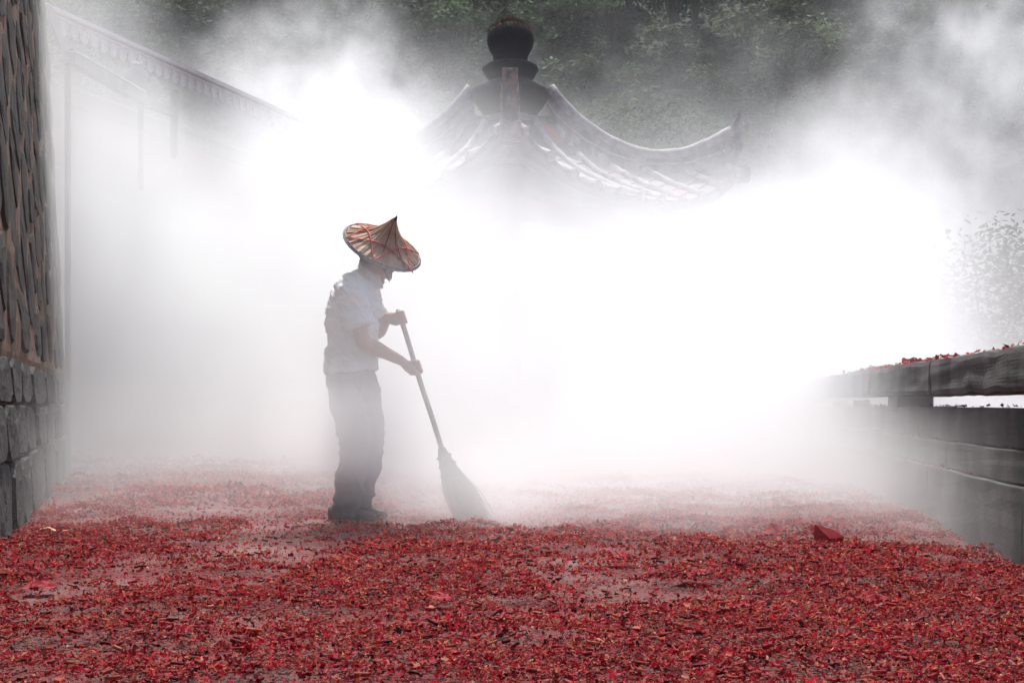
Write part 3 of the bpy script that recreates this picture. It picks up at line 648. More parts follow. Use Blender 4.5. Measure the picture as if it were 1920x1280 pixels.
for k in range(1500):
    u, w = br.gauss(0, 0.4), br.gauss(0, 0.42); u = max(-1, min(1, u)); w = max(-1, min(1, w))
    p0 = HB + off + HBd * 0.04 + a * (0.03 * u) + b * (0.035 * w); tgt = Vector((0.645 + 0.065 * w + br.uniform(-0.02, 0.02), -0.15 + 0.11 * u, br.uniform(0.0, 0.05))) + off
    tgt.x += 0.035 * abs(br.gauss(0, 1)) * (1 if w > 0 else 0.2)
    mid = p0.lerp(tgt, 0.55) + HBd * 0.0 + b * (0.02 * w) + Vector((br.uniform(-.008, .008), br.uniform(-.008, .008), 0.012))
    s_ = Vector((br.uniform(-1, 1), br.uniform(-1, 1), br.uniform(-.3, .3))).normalized() * 0.0022; o = len(V)
    V += [p0 - s_, p0 + s_, mid - s_, mid + s_, tgt - s_ * 0.6, tgt + s_ * 0.6]; Q += [(o, o + 1, o + 3, o + 2), (o + 2, o + 3, o + 5, o + 4)]
bl = add('bristles', fast_mesh('bristles', np.array([tuple(p) for p in V]), Q), m_bristle, broom); bl['kind'] = 'stuff'
# ------------------------------------------------------------------ firecracker litter
def simple_tint(name, rough, trans):
    return M(name, [(0.75, 0.75, 0.75), (1, 1, 1), (1.15, 1.15, 1.15)], 90, rough, 0.0, translucent=trans, attr='tint', spec=0.25)
m_paper = simple_tint('red_cracker_paper', 0.65, 0.42)
PAL = np.array([(0.32, 0.010, 0.020), (0.44, 0.014, 0.030), (0.20, 0.007, 0.014), (0.32, 0.035, 0.032), (0.46, 0.10, 0.055), (0.32, 0.12, 0.085), (0.09, 0.010, 0.013), (0.025, 0.014, 0.014), (0.50, 0.33, 0.24)])
PW = np.array([0.25, 0.20, 0.18, 0.11, 0.07, 0.04, 0.08, 0.055, 0.015])
def cov(x, y):
    """coverage 0..1: bare swept patches among drifts"""
    a = mnoise.fractal(Vector((x * 0.9, y * 0.55, 0.3)), 0.8, 2.0, 4) if False else 0
    return a
def noise2(x, y, s, seed):
    """cheap smooth value noise on numpy arrays"""
    r = np.random.default_rng(seed); g = r.random((64, 64)); X, Y = x * s + 31.7, y * s + 17.3
    xi, yi = np.floor(X).astype(int), np.floor(Y).astype(int); fx, fy = X - xi, Y - yi; fx = fx * fx * (3 - 2 * fx); fy = fy * fy * (3 - 2 * fy)
    G = lambda i, j: g[i % 64, j % 64]
    return (G(xi, yi) * (1 - fx) + G(xi + 1, yi) * fx) * (1 - fy) + (G(xi, yi + 1) * (1 - fx) + G(xi + 1, yi + 1) * fx) * fy
def cover(x, y):
    n = 0.5 * noise2(x, y * 0.55, 1.3, 1) + 0.3 * noise2(x, y * 0.6, 3.1, 2) + 0.2 * noise2(x, y * 0.7, 7.3, 3)
    swept = 0.10 * np.exp(-(((x + 1.3) / 0.9) ** 2 + ((y - 9.6) / 2.2) ** 2)) + 0.12 * np.exp(-(((x + 0.1) / 1.0) ** 2 + ((y - 4.2) / 0.35) ** 2)) + 0.12 * np.exp(-(((x + 0.95) / 0.5) ** 2 + ((y - 6.4) / 0.9) ** 2))
    n = n + 0.16 * (noise2(x, y, 9.0, 4) - 0.5) + 0.10 * (noise2(x, y, 19.0, 7) - 0.5)
    return np.clip((n - swept - 0.235) / 0.24, 0, 1)
def mound(x, y): return 0.05 * noise2(x, y, 1.7, 5) ** 2 + 0.06 * noise2(x, y, 5.0, 6) ** 3 + 0.03 * noise2(x, y, 12.0, 6) ** 2
def pick_tint(n, r):
    c = PAL[r.choice(len(PAL), n, p=PW / PW.sum())]; return c * r.uniform(0.45, 1.2, (n, 1))
def rot_frames(n, r, tilt):
    az = r.uniform(0, 2 * np.pi, n); t = np.abs(r.normal(0, tilt, n)); td = r.uniform(0, 2 * np.pi, n)
    nz = np.stack([np.sin(t) * np.cos(td), np.sin(t) * np.sin(td), np.cos(t)], 1)
    u = np.stack([np.cos(az), np.sin(az), np.zeros(n)], 1); u -= nz * (u * nz).sum(1, keepdims=True); u /= np.linalg.norm(u, axis=1, keepdims=True)
    return u, np.cross(nz, u), nz
def scraps(P, r, smin, smax, tilt=0.55, thin=1.0, tint=None):
    """curled, torn paper strips: 8 vertices, 3 quads each"""
    n = len(P); u, w, nz = rot_frames(n, r, tilt)
    ln = smin + (smax - smin) * r.random(n) ** 1.8; wd = ln * r.uniform(0.25, 0.75, n) * thin; curl = r.normal(0, 1.9 if thin == 1.0 else 3.2, n)
    V = np.zeros((n, 8, 3))
    for k in range(4):
        s = (k / 3 - 0.5); a = curl * s
        cu = np.where(np.abs(curl) > 0.05, np.sin(a) / np.where(np.abs(curl) > 0.05, curl, 1), s); cz = np.where(np.abs(curl) > 0.05, (1 - np.cos(a)) / np.where(np.abs(curl) > 0.05, curl, 1), 0)
        for j, sg in enumerate((-0.5, 0.5)):
            jit = r.uniform(0.55, 1.25, n); V[:, k * 2 + j] = P + u * (ln * (cu + r.uniform(-0.05, 0.05, n)))[:, None] + w * (wd * sg * jit)[:, None] + nz * (ln * cz)[:, None]
    low = V[:, :, 2].min(1); base = P[:, 2]; V[:, :, 2] += (base - low)[:, None] + 0.001
    q = np.array([(0, 1, 3, 2), (2, 3, 5, 4), (4, 5, 7, 6)]); Q = (np.arange(n)[:, None, None] * 8 + q[None]).reshape(-1, 4)
    T = np.repeat(pick_tint(n, r) if tint is None else tint[r.integers(0, len(tint), n)] * r.uniform(0.6, 1.15, (n, 1)), 8, 0)
    return V.reshape(-1, 3), Q, T
def tubes(P, r, scale=1.0):
    n = len(P); u, w, nz = rot_frames(n, r, 0.18); ln = r.uniform(0.022, 0.042, n) * scale; rad = r.uniform(0.0038, 0.0062, n) * scale
    V = np.zeros((n, 12, 3))
    for e in range(2):
        for k in range(6):
            a = 2 * np.pi * k / 6; V[:, e * 6 + k] = P + u * (ln * (e - 0.5))[:, None] + (w * np.cos(a) + nz * np.sin(a)) * (rad * r.uniform(0.85, 1.15, n))[:, None]
    V[:, :, 2] += (P[:, 2] - V[:, :, 2].min(1))[:, None]
    q = np.array([(k, (k + 1) % 6, 6 + (k + 1) % 6, 6 + k) for k in range(6)]); Q = (np.arange(n)[:, None, None] * 12 + q[None]).reshape(-1, 4)
    c = PAL[[0, 2, 3, 3, 4, 6]][r.integers(0, 6, n)] * r.uniform(0.6, 1.15, (n, 1))
    return V.reshape(-1, 3), Q, np.repeat(c, 12, 0)
def sow(n, y0, y1, r, keep_bare=0.06):
    y = np.sqrt(r.uniform(y0 ** 2, y1 ** 2, n)); x = r.uniform(-0.41, 0.41, n) * y
    lo = -2.37 - 0.266 * (y - 6.6) + 0.03; lo = np.where(y > 13.1, -9.89 + 0.2966 * y + 0.15, lo); hi = 1.36 + 0.109 * y
    ok = (x > lo) & (x < hi) & ~((np.abs(x - PC.x) + np.abs(y - PC.y)) < 2.95)
    ok &= r.random(n) < np.maximum(cover(x, y), keep_bare)
    ok &= ~(((x + 0.9) ** 2 + (y - 7.95) ** 2) < 0.02)
    x, y = x[ok], y[ok]; c = cover(x, y)
    z = r.random(len(x)) * (0.004 + 0.016 * c) + mound(x, y) * c * 0.8
    return np.stack([x, y, z], 1)
CURL = np.array([(0.54, 0.12, 0.07), (0.54, 0.035, 0.04), (0.60, 0.20, 0.10), (0.46, 0.018, 0.034), (0.48, 0.02, 0.04)])
bands = ((3.0, 5.2, 115000, 0.005, 0.019), (5.2, 8.5, 150000, 0.006, 0.023), (8.5, 14.0, 105000, 0.011, 0.036), (14.0, 24.0, 26000, 0.04, 0.10))
VV, QQ, TT, off_ = [], [], [], 0
for i, (y0, y1, n, s0, s1) in enumerate(bands):
    r = np.random.default_rng(100 + i)
    for part in (scraps(sow(n, y0, y1, r, 0.14), r, s0, s1, 0.85), scraps(sow(int(n * 0.4), y0, y1, r, 0.1) + np.array([0, 0, 0.006]), r, s0 * 1.3, s1 * 1.25, 1.2, 0.36, CURL), tubes(sow(n // 55, y0, y1, r, 0.12), r, 0.85 + 0.1 * i)):
        VV.append(part[0]); QQ.append(part[1] + off_); TT.append(part[2]); off_ += len(part[0])
deb = add('firecracker_litter', fast_mesh('firecracker_litter', np.concatenate(VV), np.concatenate(QQ), np.concatenate(TT)), m_paper)
tag(deb, 'carpet of torn red firecracker paper covering the courtyard', 'litter', kind='stuff')
# litter lying on the parapet's coping and ledges
VV, QQ, TT, off_ = [], [], [], 0
r = np.random.default_rng(55)
for (d0, d1, z, n) in ((-0.035, 0.25, 0.878, 9000), (-0.02, -0.002, 0.459, 420), (-0.045, -0.022, 0.319, 520), (0.02, 0.2, 0.632, 700)):
    t = r.uniform(4.5, 22, n); dd = r.uniform(d0, d1, n); g = noise2(t, t * 0, 1.1, 8); ok = r.random(n) < np.clip((g - 0.25) * 1.8, 0.05, 1); t, dd = t[ok], dd[ok]
    P = np.array([tuple(PP) for _ in t]) + np.outer(t, tuple(PD)) + np.outer(dd, tuple(PN)); P[:, 2] = z + r.random(len(t)) * (0.03 if z > 0.8 else 0.008) * noise2(t, t * 0, 2.3, 9)
    p = scraps(P, r, 0.015, 0.05 if z > 0.8 else 0.03, 0.6); VV.append(p[0]); QQ.append(p[1] + off_); TT.append(p[2]); off_ += len(p[0])
dp = add('ledge_litter', fast_mesh('ledge_litter', np.concatenate(VV), np.concatenate(QQ), np.concatenate(TT)), m_paper)
tag(dp, 'red firecracker scraps strewn along the parapet coping and ledges', 'litter', kind='stuff')
# the largest pieces, each a thing of its own
def piece_mats(name, cols): return [M('%s_%d' % (name, i), [tuple(0.75 * k for k in c), c, tuple(min(1, 1.2 * k) for k in c)], 60, 0.8, 0.002, 120, translucent=0.25 if 'scrap' in name else 0.0) for i, c in enumerate(cols)]
m_tube = piece_mats('cracker_tube', [(0.26, 0.014, 0.02), (0.32, 0.05, 0.036), (0.38, 0.11, 0.065), (0.15, 0.011, 0.014)])
m_scrap = piece_mats('cracker_scrap', [(0.42, 0.012, 0.026), (0.30, 0.01, 0.018), (0.46, 0.08, 0.05), (0.44, 0.14, 0.08)])
dr = random.Random(21)
tube_me = []
for i in range(8):
    ln, rd = dr.uniform(0.03, 0.046), dr.uniform(0.0048, 0.0068); v, f = [], []
    prof = [(-0.5, 0.72, 0.82), (-0.5, 1, 1), (-0.2, 1.03, 1), (0.25, 0.98, 1), (0.5, 1.05, 1), (0.5, 0.72, 0.82), (0.30, 0.6, 0.7)]
    for (t, k, k2) in prof:
        for s_ in range(9):
            a = 2 * math.pi * s_ / 9; kk = k * (1 + 0.10 * math.sin(a * 2 + i)); v.append((ln * t + (0.003 * math.sin(a * 3 + i) if abs(t) == 0.5 else 0), rd * kk * math.cos(a), rd + rd * kk * math.sin(a)))
    for j in range(len(prof) - 1):
        for s_ in range(9): f.append((j * 9 + s_, j * 9 + (s_ + 1) % 9, (j + 1) * 9 + (s_ + 1) % 9, (j + 1) * 9 + s_))
    f.append(tuple(range(9))[::-1]); m_ = pydata('firecracker_tube', v, f, True); m_.materials.append(m_tube[i % 4]); tube_me.append(m_)
scrap_me = []
for i in range(10):
    ln, wd = dr.uniform(0.022, 0.042), dr.uniform(0.012, 0.024); cu = dr.uniform(0.6, 2.4); v, f = [], []; NX, NY = 5, 4
    for a in range(NX + 1):
        for b in range(NY + 1):
            s_, t = a / NX - 0.5, b / NY - 0.5; th = cu * s_
            jx = 0.2 * (mnoise.noise(Vector((b * 1.7, i * 5.0, a * 0.1))) if a in (0, NX) else 0); jy = 0.25 * (mnoise.noise(Vector((a * 1.9, i * 3.0, 4))) if b in (0, NY) else 0)
            v.append((ln * (math.sin(th) / cu + jx), wd * (t + jy), ln * (1 - math.cos(th)) / cu + 0.006 * mnoise.noise(Vector((s_ * 4, t * 4, i * 2.0))) + 0.004))
    for a in range(NX):
        for b in range(NY): q = a * (NY + 1) + b; f.append((q, q + 1, q + NY + 2, q + NY + 1))
    m_ = pydata('paper_scrap', v, f, True); m_.materials.append(m_scrap[i % 4]); scrap_me.append(m_)
def sprinkle(name, protos, n, seed, label, cat, group, tilt):
    r = np.random.default_rng(seed); P = sow(n * 5, 3.15, 4.75, r, 0.25); P = P[np.abs(P[:, 0]) < P[:, 1] * 0.375][:n]
    for k, p in enumerate(P):
        o = bpy.data.objects.new(name, protos[k % len(protos)]); C.objects.link(o)
        o.location = (p[0], p[1], p[2] + 0.008); o.rotation_euler = (r.normal(0, tilt), r.normal(0, tilt), r.uniform(0, 6.28)); o.scale = (r.uniform(0.5, 0.9),) * 3
        tag(o, label, cat, group)
sprinkle('firecracker_tube', tube_me, 290, 31, 'spent firecracker tube, a short hollow red paper roll in the litter', 'firecracker', 'spent firecracker tubes on the ground', 0.3)
sprinkle('paper_scrap', scrap_me, 290, 32, 'curled scrap of torn red firecracker wrapper on the litter', 'scrap', 'torn paper scraps on the ground', 0.35)
def crumpled(name, loc, sx, sy, hgt, mat, label, cat, seed, rot=0.0, fold=0.0, group=None):
    N = 9; v, f = [], []
    for a in range(N + 1):
        for b in range(N + 1):
            s_, t = a / N - 0.5, b / N - 0.5; k = mnoise.noise(Vector((s_ * 5 + seed, t * 5, seed)))
            edge = 1 + 0.16 * mnoise.noise(Vector((math.atan2(t, s_) * 2, seed, 1)))
            z = hgt * max(0.0, (1 - 2 * math.hypot(s_ * 0.9 + 0.08 * k, t * 0.7)) * (0.75 + 0.4 * k)) + 0.008 * k + fold * max(0, t) + 0.006 * mnoise.noise(Vector((s_ * 13, t * 13, seed)))
            v.append((s_ * sx * edge, t * sy * edge, max(0.002, z + 0.01)))
    for a in range(N):
        for b in range(N): q = a * (N + 1) + b; f.append((q, q + 1, q + N + 2, q + N + 1))
    o = add(name, pydata(name, v, f), mat); o.location = loc; o.rotation_euler.z = rot; tag(o, label, cat, group); return o
m_redsheet = M('red_wrapper_sheet', [(0.22, 0.009, 0.015), (0.38, 0.014, 0.024), (0.48, 0.024, 0.034)], 12, 0.7, 0.004, 40, translucent=0.3)
g = on_ground(1555, 1035)
v = [(-0.09, 0, 0.02), (0.085, 0.01, 0.0), (0.10, 0.015, 0.055), (0.03, 0.03, 0.10), (-0.085, 0.035, 0.135), (-0.10, 0.02, 0.07), (0.0, -0.03, 0.045), (-0.03, 0.10, 0.0), (0.09, 0.08, 0.01)]
o = add('wrapper_sheet', pydata('wrapper_sheet', v, [(0, 6, 5), (0, 1, 6), (1, 2, 6), (6, 2, 3), (6, 3, 4), (6, 4, 5), (3, 2, 8), (3, 8, 7), (3, 7, 4)]), m_redsheet); o.location = g + Vector((0, 0, 0.03)); o.scale = (0.68,) * 3
tag(o, 'stiff red wrapper sheet standing up in a sharp folded point', 'wrapper')
for (x, y, sx, sy, h, lab) in ((1125, 1062, 0.22, 0.14, 0.03, 'flat crumpled red wrapper at the middle of the litter carpet'),):
    pass
WRAP_LABELS = ['crumpled red wrapper lying between the sweeping man and the parapet', 'wide crumpled red wrapper beside the bare swept patch', 'largest crumpled red wrapper, spread out near the parapet', 'crumpled red wrapper at the foot of the rubble wall', 'crumpled red wrapper standing up beside the stiff folded sheet', 'smaller crumpled red wrapper near the foot of the rubble wall', 'narrow crumpled red wrapper between the folded sheet and the parapet', 'flat crumpled red wrapper in front of the broom head', 'crumpled red wrapper among the spent tubes, straight ahead of the rubble wall', 'small crumpled red wrapper among the spent firecracker tubes', 'low red wrapper mound just behind the stiff folded sheet', 'crumpled red wrapper at the edge of a bare patch', 'crumpled red wrapper in the thickest litter between broom and parapet']
for k, (x, y, sx, sy, h) in enumerate(((1165, 1052, 0.17, 0.16, 0.05), (1300, 1085, 0.22, 0.18, 0.06), (1630, 1135, 0.26, 0.18, 0.06), (75, 1105, 0.15, 0.14, 0.05), (1450, 1003, 0.14, 0.13, 0.08), (60, 1068, 0.16, 0.12, 0.05), (1660, 1075, 0.14, 0.1, 0.04), (880, 1075, 0.2, 0.15, 0.04), (240, 1240, 0.09, 0.08, 0.04), (540, 1212, 0.07, 0.07, 0.035), (1555, 985, 0.2, 0.2, 0.06), (820, 1128, 0.14, 0.12, 0.035), (1385, 1145, 0.13, 0.11, 0.04))):
    crumpled('crumpled_wrapper', on_ground(x, y, 0.02), sx * 0.7, sy * 0.7, h * 0.8, m_redsheet, WRAP_LABELS[k], 'wrapper', 3.3 * k, k * 1.1, 0, 'crumpled red wrappers on the ground')
m_yellow = M('yellow_bamboo', [(0.45, 0.30, 0.10), (0.62, 0.46, 0.20)], 20, 0.6, stretch=(1, 1, 1))
a, b = on_ground(76, 993, 0.055), on_ground(129, 996, 0.055)
vv, ff = tube([a.lerp(b, t) - a.lerp(b, 0.5) + Vector((0, 0, 0.008 * math.sin(t * 7))) for t in (0, 0.3, 0.6, 1)], [(0.006, 0.008), (0.010, 0.013), (0.009, 0.012), (0.003, 0.004)], 7, Vector((0, 0, 1)))
o = add('bamboo_splinter', pydata('bamboo_splinter', vv, ff), m_yellow); o.location = a.lerp(b, 0.5); tag(o, 'yellow bamboo splinter lying on the litter beside the rubble wall', 'splinter')
m_orange = M('orange_paper', [(0.50, 0.26, 0.12), (0.62, 0.38, 0.22)], 12, 0.8, translucent=0.3)
g = on_ground(160, 872)
v = [(-0.10, 0, 0.12), (-0.02, 0.03, 0.13), (-0.03, 0, 0.09), (0.06, 0.02, 0.06), (0.10, 0, -0.02), (0.04, -0.02, 0.0), (-0.06, -0.02, 0.03), (-0.07, 0.02, 0.16)]
o = add('orange_wrapper', pydata('orange_wrapper', v, [(0, 2, 1, 7), (0, 6, 2), (2, 6, 3), (6, 5, 3), (5, 4, 3)]), m_orange); o.location = g + Vector((0, 0, 0.02)); tag(o, 'torn orange wrapper crumpled at the foot of the hall wall', 'wrapper')
m_white = M('white_foam', [(0.62, 0.58, 0.56), (0.76, 0.72, 0.70)], 15, 0.7, 0.004, 40)
crumpled('white_wrapper', on_ground(250, 856), 0.16, 0.12, 0.07, m_white, 'small crumpled white wrapper lying against the hall wall', 'wrapper', 8.8)
g = on_ground(1110, 950)
strip = empty('cracker_box_strip', g); tag(strip, 'arched strip of torn red firecracker box with white squares', 'box')
pts = [(0.44 * (t - 0.35), 0.02 * math.sin(t * 3), 0.05 * math.sin(math.pi * min(1, t * 1.1)) + 0.012) for t in np.linspace(0, 1, 14)]
vv, ff = tube(pts, [(0.004, 0.045)] * 14, 8, Vector((0, 0, 1))); add('strip_body', pydata('strip_body', vv, ff), m_redsheet, strip)
for k, x in enumerate((-0.12, -0.07)): box('white_square', (x - 0.014, -0.06, 0.02 + 0.006 * k), (x + 0.014, -0.046, 0.05 + 0.006 * k), m_white, strip)
crumpled('red_cloth_bundle', on_ground(1040, 868), 0.34, 0.3, 0.55, m_redsheet, 'slumped red cloth bundle half lost in the smoke before the pavilion', 'bundle', 1.9, 0.4)
# ------------------------------------------------------------------ trees on the hillside
m_bark = M('bark', [(0.045, 0.035, 0.028), (0.09, 0.075, 0.06)], 8, 0.95, 0.02, 16, stretch=(1, 1, 0.2))
def leaf_mat(name, c): return M(name, [tuple(0.7 * k for k in c), c, tuple(1.3 * k for k in c)], 1.3, 0.75, translucent=0.3, attr='tint', spec=0.12)
m_leaves = [leaf_mat('leaf_dark', (0.033, 0.052, 0.026)), leaf_mat('leaf_mid', (0.055, 0.08, 0.038)), leaf_mat('leaf_pale', (0.09, 0.12, 0.058))]
def tree_proto(seed, h, rad, nclump, nleaf, leaf, trunk_h=None, squash=0.85):
    r = np.random.default_rng(seed); th = trunk_h or h * 0.45
    cl = []
    for k in range(nclump):
        d = r.normal(0, 1, 3); d /= np.linalg.norm(d); s = r.uniform(0.35, 0.85)
        cl.append((np.array([d[0] * rad * s, d[1] * rad * s, h - rad * squash + d[2] * rad * squash * s]), rad * r.uniform(0.28, 0.46), r.uniform(0.4, 1.9)))
    V, Q, T = [], [], []
    per = nleaf // nclump
    for (c, cr, br_) in cl:
        d = r.normal(0, 1, (per, 3)); d /= np.linalg.norm(d, axis=1, keepdims=True); d[:, 2] = np.abs(d[:, 2]) * 0.9 + d[:, 2] * 0.1
        rr = cr * r.uniform(0.35, 1.12, per) ** 0.6
        P = c + d * rr[:, None] * np.array([1, 1, 0.75])
        az = r.uniform(0, 6.28, per); nrm = d * 0.6 + r.normal(0, 0.55, (per, 3)); nrm[:, 2] += 0.5; nrm /= np.linalg.norm(nrm, axis=1, keepdims=True)
        u = np.stack([np.cos(az), np.sin(az), -0.3 * np.ones(per)], 1); u -= nrm * (u * nrm).sum(1, keepdims=True); u /= np.linalg.norm(u, axis=1, keepdims=True); w = np.cross(nrm, u)
        ln = leaf * r.uniform(0.6, 1.4, per)[:, None]; wd = ln * 0.42
        q = np.stack([P - u * ln, P + w * wd, P + u * ln, P - w * wd], 1)
        V.append(q.reshape(-1, 3)); T.append(np.repeat((br_ * r.uniform(0.7, 1.3, per))[:, None] * np.array([[1, 1, 1]]), 4, 0))
    V = np.concatenate(V); T = np.concatenate(T); Q = np.arange(len(V)).reshape(-1, 4)
    crown = fast_mesh('crown', V, Q, T)
    parts = [L([(0, 0, -0.6, h * 0.03, h * 0.03), (0.05, 0.02, th * 0.5, h * 0.022, h * 0.022), (0.02, -0.04, th, h * 0.017, h * 0.017), (0, 0, h - rad * squash, h * 0.010, h * 0.010)], 10, 8)]
    for (c, cr, _) in cl[:9]:
        parts.append(L([(0, 0, th * 0.8, h * 0.010, h * 0.010), (*(np.array([0, 0, th]) * 0.5 + c * 0.5), h * 0.007, h * 0.007), (*c, h * 0.003, h * 0.003)], 6, 6))
    v, f = joined(parts); trunk = pydata('trunk', v, f, True); trunk.materials.append(m_bark)
    return crown, trunk
protos = [tree_proto(1, 5.6, 2.3, 16, 6400, 0.10), tree_proto(2, 6.6, 2.6, 20, 7600, 0.11), tree_proto(3, 4.6, 2.1, 14, 5600, 0.10), tree_proto(4, 7.6, 2.4, 20, 7200, 0.12, squash=1.2), tree_proto(5, 5.0, 2.0, 18, 9500, 0.052)]
def crown_copies(): return [[(lambda m: (m.materials.clear(), m.materials.append(lm), m)[2])(p[0].copy()) for lm in m_leaves] for p in protos]
crowns = crown_copies()
def put_tree(name, k, col, x, y, s, rot, label, group=None, z=None):
    e = empty(name, (x, y, hill_z(x, y) if z is None else z), rot); e.scale = (s, s, s)
    add('crown', crowns[k][col], None, e); add('trunk', protos[k][1], None, e); tag(e, label, 'tree', group); return e
tr = random.Random(17)
for row, (y0, n) in enumerate(((34.5, 9), (39.5, 10), (44.5, 11), (50, 12), (56, 13), (62, 13), (68, 13), (74, 13))):
    half = y0 * 0.40 + 1.5
    for i in range(n):
        x = -half + 2 * half * (i + 0.5) / n + tr.uniform(-1.1, 1.1); y = y0 + tr.uniform(-1.8, 1.8)
        col = tr.choice((0, 0, 0, 1, 1, 2)); kd = tr.randrange(4)
        lab = '%s %s broadleaf tree %s the hazy wooded hillside' % (('rounded', 'large spreading', 'low bushy', 'tall narrow')[kd], ('dark green', 'mid green', 'pale green')[col], ('at the foot of', 'just above the foot of', 'on the lower slope of', 'halfway up', 'above the middle of', 'on the upper slope of', 'high up on', 'near the crest of')[row])
        put_tree('forest_tree', kd, col, x, y, tr.uniform(0.75, 1.15), tr.uniform(0, 6.28), lab, 'trees on the hillside')
put_tree('young_tree', 4, 1, 2.1, 29.0, 1.34, 0.7, 'glossy leaved tree rising just behind the pavilion ridge')
put_tree('spreading_tree', 0, 2, 4.3, 32.0, 1.05, 2.1, 'pale spreading tree beside the glossy leaved tree')
def bush(name, x, y, s, seed, label):
    r = np.random.default_rng(seed); V, T = [], []
    for k in range(46):
        d = r.normal(0, 1, 3); d /= np.linalg.norm(d); c = np.array([d[0] * 1.2, d[1] * 1.0, 1.5 + d[2] * 1.25]) * r.uniform(0.5, 1.0); n = 260
        P = c + r.normal(0, 0.22, (n, 3)); az = r.uniform(0, 6.28, n); nrm = r.normal(0, 0.5, (n, 3)); nrm[:, 2] += 1; nrm /= np.linalg.norm(nrm, axis=1, keepdims=True)
        u = np.stack([np.cos(az), np.sin(az), -0.35 * np.ones(n)], 1); u -= nrm * (u * nrm).sum(1, keepdims=True); u /= np.linalg.norm(u, axis=1, keepdims=True); w = np.cross(nrm, u)
        ln = 0.055 * r.uniform(0.6, 1.4, n)[:, None]; V.append(np.stack([P - u * ln, P + w * ln * 0.36, P + u * ln, P - w * ln * 0.36], 1).reshape(-1, 3)); T.append(np.repeat(r.uniform(0.6, 1.5, n)[:, None] * np.ones((1, 3)), 4, 0))
    V = np.concatenate(V); e = empty(name, (x, y, 0)); e.scale = (s, s, s); m = fast_mesh('foliage', V, np.arange(len(V)).reshape(-1, 4), np.concatenate(T)); add('foliage', m, m_leaves[1], e)
    parts = [L([(0.1 * math.cos(a), 0.1 * math.sin(a), 0, 0.03, 0.03), (0.3 * math.cos(a), 0.3 * math.sin(a), 0.8, 0.022, 0.022), (0.8 * math.cos(a), 0.7 * math.sin(a), 1.9, 0.008, 0.008)], 8, 6) for a in (0.3, 1.7, 2.9, 4.1, 5.4)]
    v, f = joined(parts); add('stems', pydata('stems', v, f, True), m_bark, e); tag(e, label, 'shrub'); return e
bush('leafy_shrub', 7.0, 20.5, 1.15, 71, 'large leafy shrub growing outside the parapet, half veiled by smoke')

# undergrowth between the trees: one mass
r = np.random.default_rng(88); n = 60000
y = np.sqrt(r.uniform(32.0 ** 2, 72.0 ** 2, n)); x = r.uniform(-0.42, 0.42, n) * y
gx = np.linspace(-32, 32, 129); gy = np.linspace(31, 73, 85); GZ = np.array([[hill_z(a, b) for b in gy] for a in gx])
z = GZ[np.clip(((x + 32) * 2).astype(int), 0, 128), np.clip(((y - 31) * 2).astype(int), 0, 84)]
P = np.stack([x, y, z + r.random(n) ** 1.5 * (0.4 + 1.2 * noise2(x, y, 0.5, 12))], 1)
az = r.uniform(0, 6.28, n); nrm = r.normal(0, 0.6, (n, 3)); nrm[:, 2] += 0.8; nrm /= np.linalg.norm(nrm, axis=1, keepdims=True)
u = np.stack([np.cos(az), np.sin(az), np.zeros(n)], 1); u -= nrm * (u * nrm).sum(1, keepdims=True); u /= np.linalg.norm(u, axis=1, keepdims=True); w = np.cross(nrm, u)
ln = 0.16 * r.uniform(0.6, 1.4, n)[:, None]
ug = add('undergrowth', fast_mesh('undergrowth', np.stack([P - u * ln, P + w * ln * 0.45, P + u * ln, P - w * ln * 0.45], 1).reshape(-1, 3), np.arange(4 * n).reshape(-1, 4), np.repeat(r.uniform(0.5, 1.5, n)[:, None] * np.ones((1, 3)), 4, 0)), m_leaves[0])
tag(ug, 'dark leafy undergrowth covering the hillside between the trees', 'undergrowth', kind='stuff')
# ------------------------------------------------------------------ smoke (a baked density grid) and haze
class FN:
    """tiny expression builder for geometry-node fields"""
    def __init__(s, t, sock): s.t, s.s = t, sock
    def _m(s, op, *a):
        n = s.t.nodes.new('ShaderNodeMath'); n.operation = op
        for i, v in enumerate((s,) + a):
            if isinstance(v, FN): s.t.links.new(v.s, n.inputs[i])
            else: n.inputs[i].default_value = v
        return FN(s.t, n.outputs[0])
    def __add__(s, o): return s._m('ADD', o)
    def __sub__(s, o): return s._m('SUBTRACT', o)
    def __mul__(s, o): return s._m('MULTIPLY', o)
    __radd__ = __add__; __rmul__ = __mul__
    def __neg__(s): return s._m('MULTIPLY', -1.0)
    def max(s, o): return s._m('MAXIMUM', o)
    def min(s, o): return s._m('MINIMUM', o)
    def pw(s, o): return s._m('POWER', o)
    def inv(s): return s * -1.0 + 1.0
    def step(s, a, b):
        n = s.t.nodes.new('ShaderNodeMapRange'); n.interpolation_type = 'SMOOTHSTEP'
        s.t.links.new(s.s, n.inputs[0])
        for i, v in ((1, a), (2, b)):
            if isinstance(v, FN): s.t.links.new(v.s, n.inputs[i])
            else: n.inputs[i].default_value = v
        return FN(s.t, n.outputs[0])

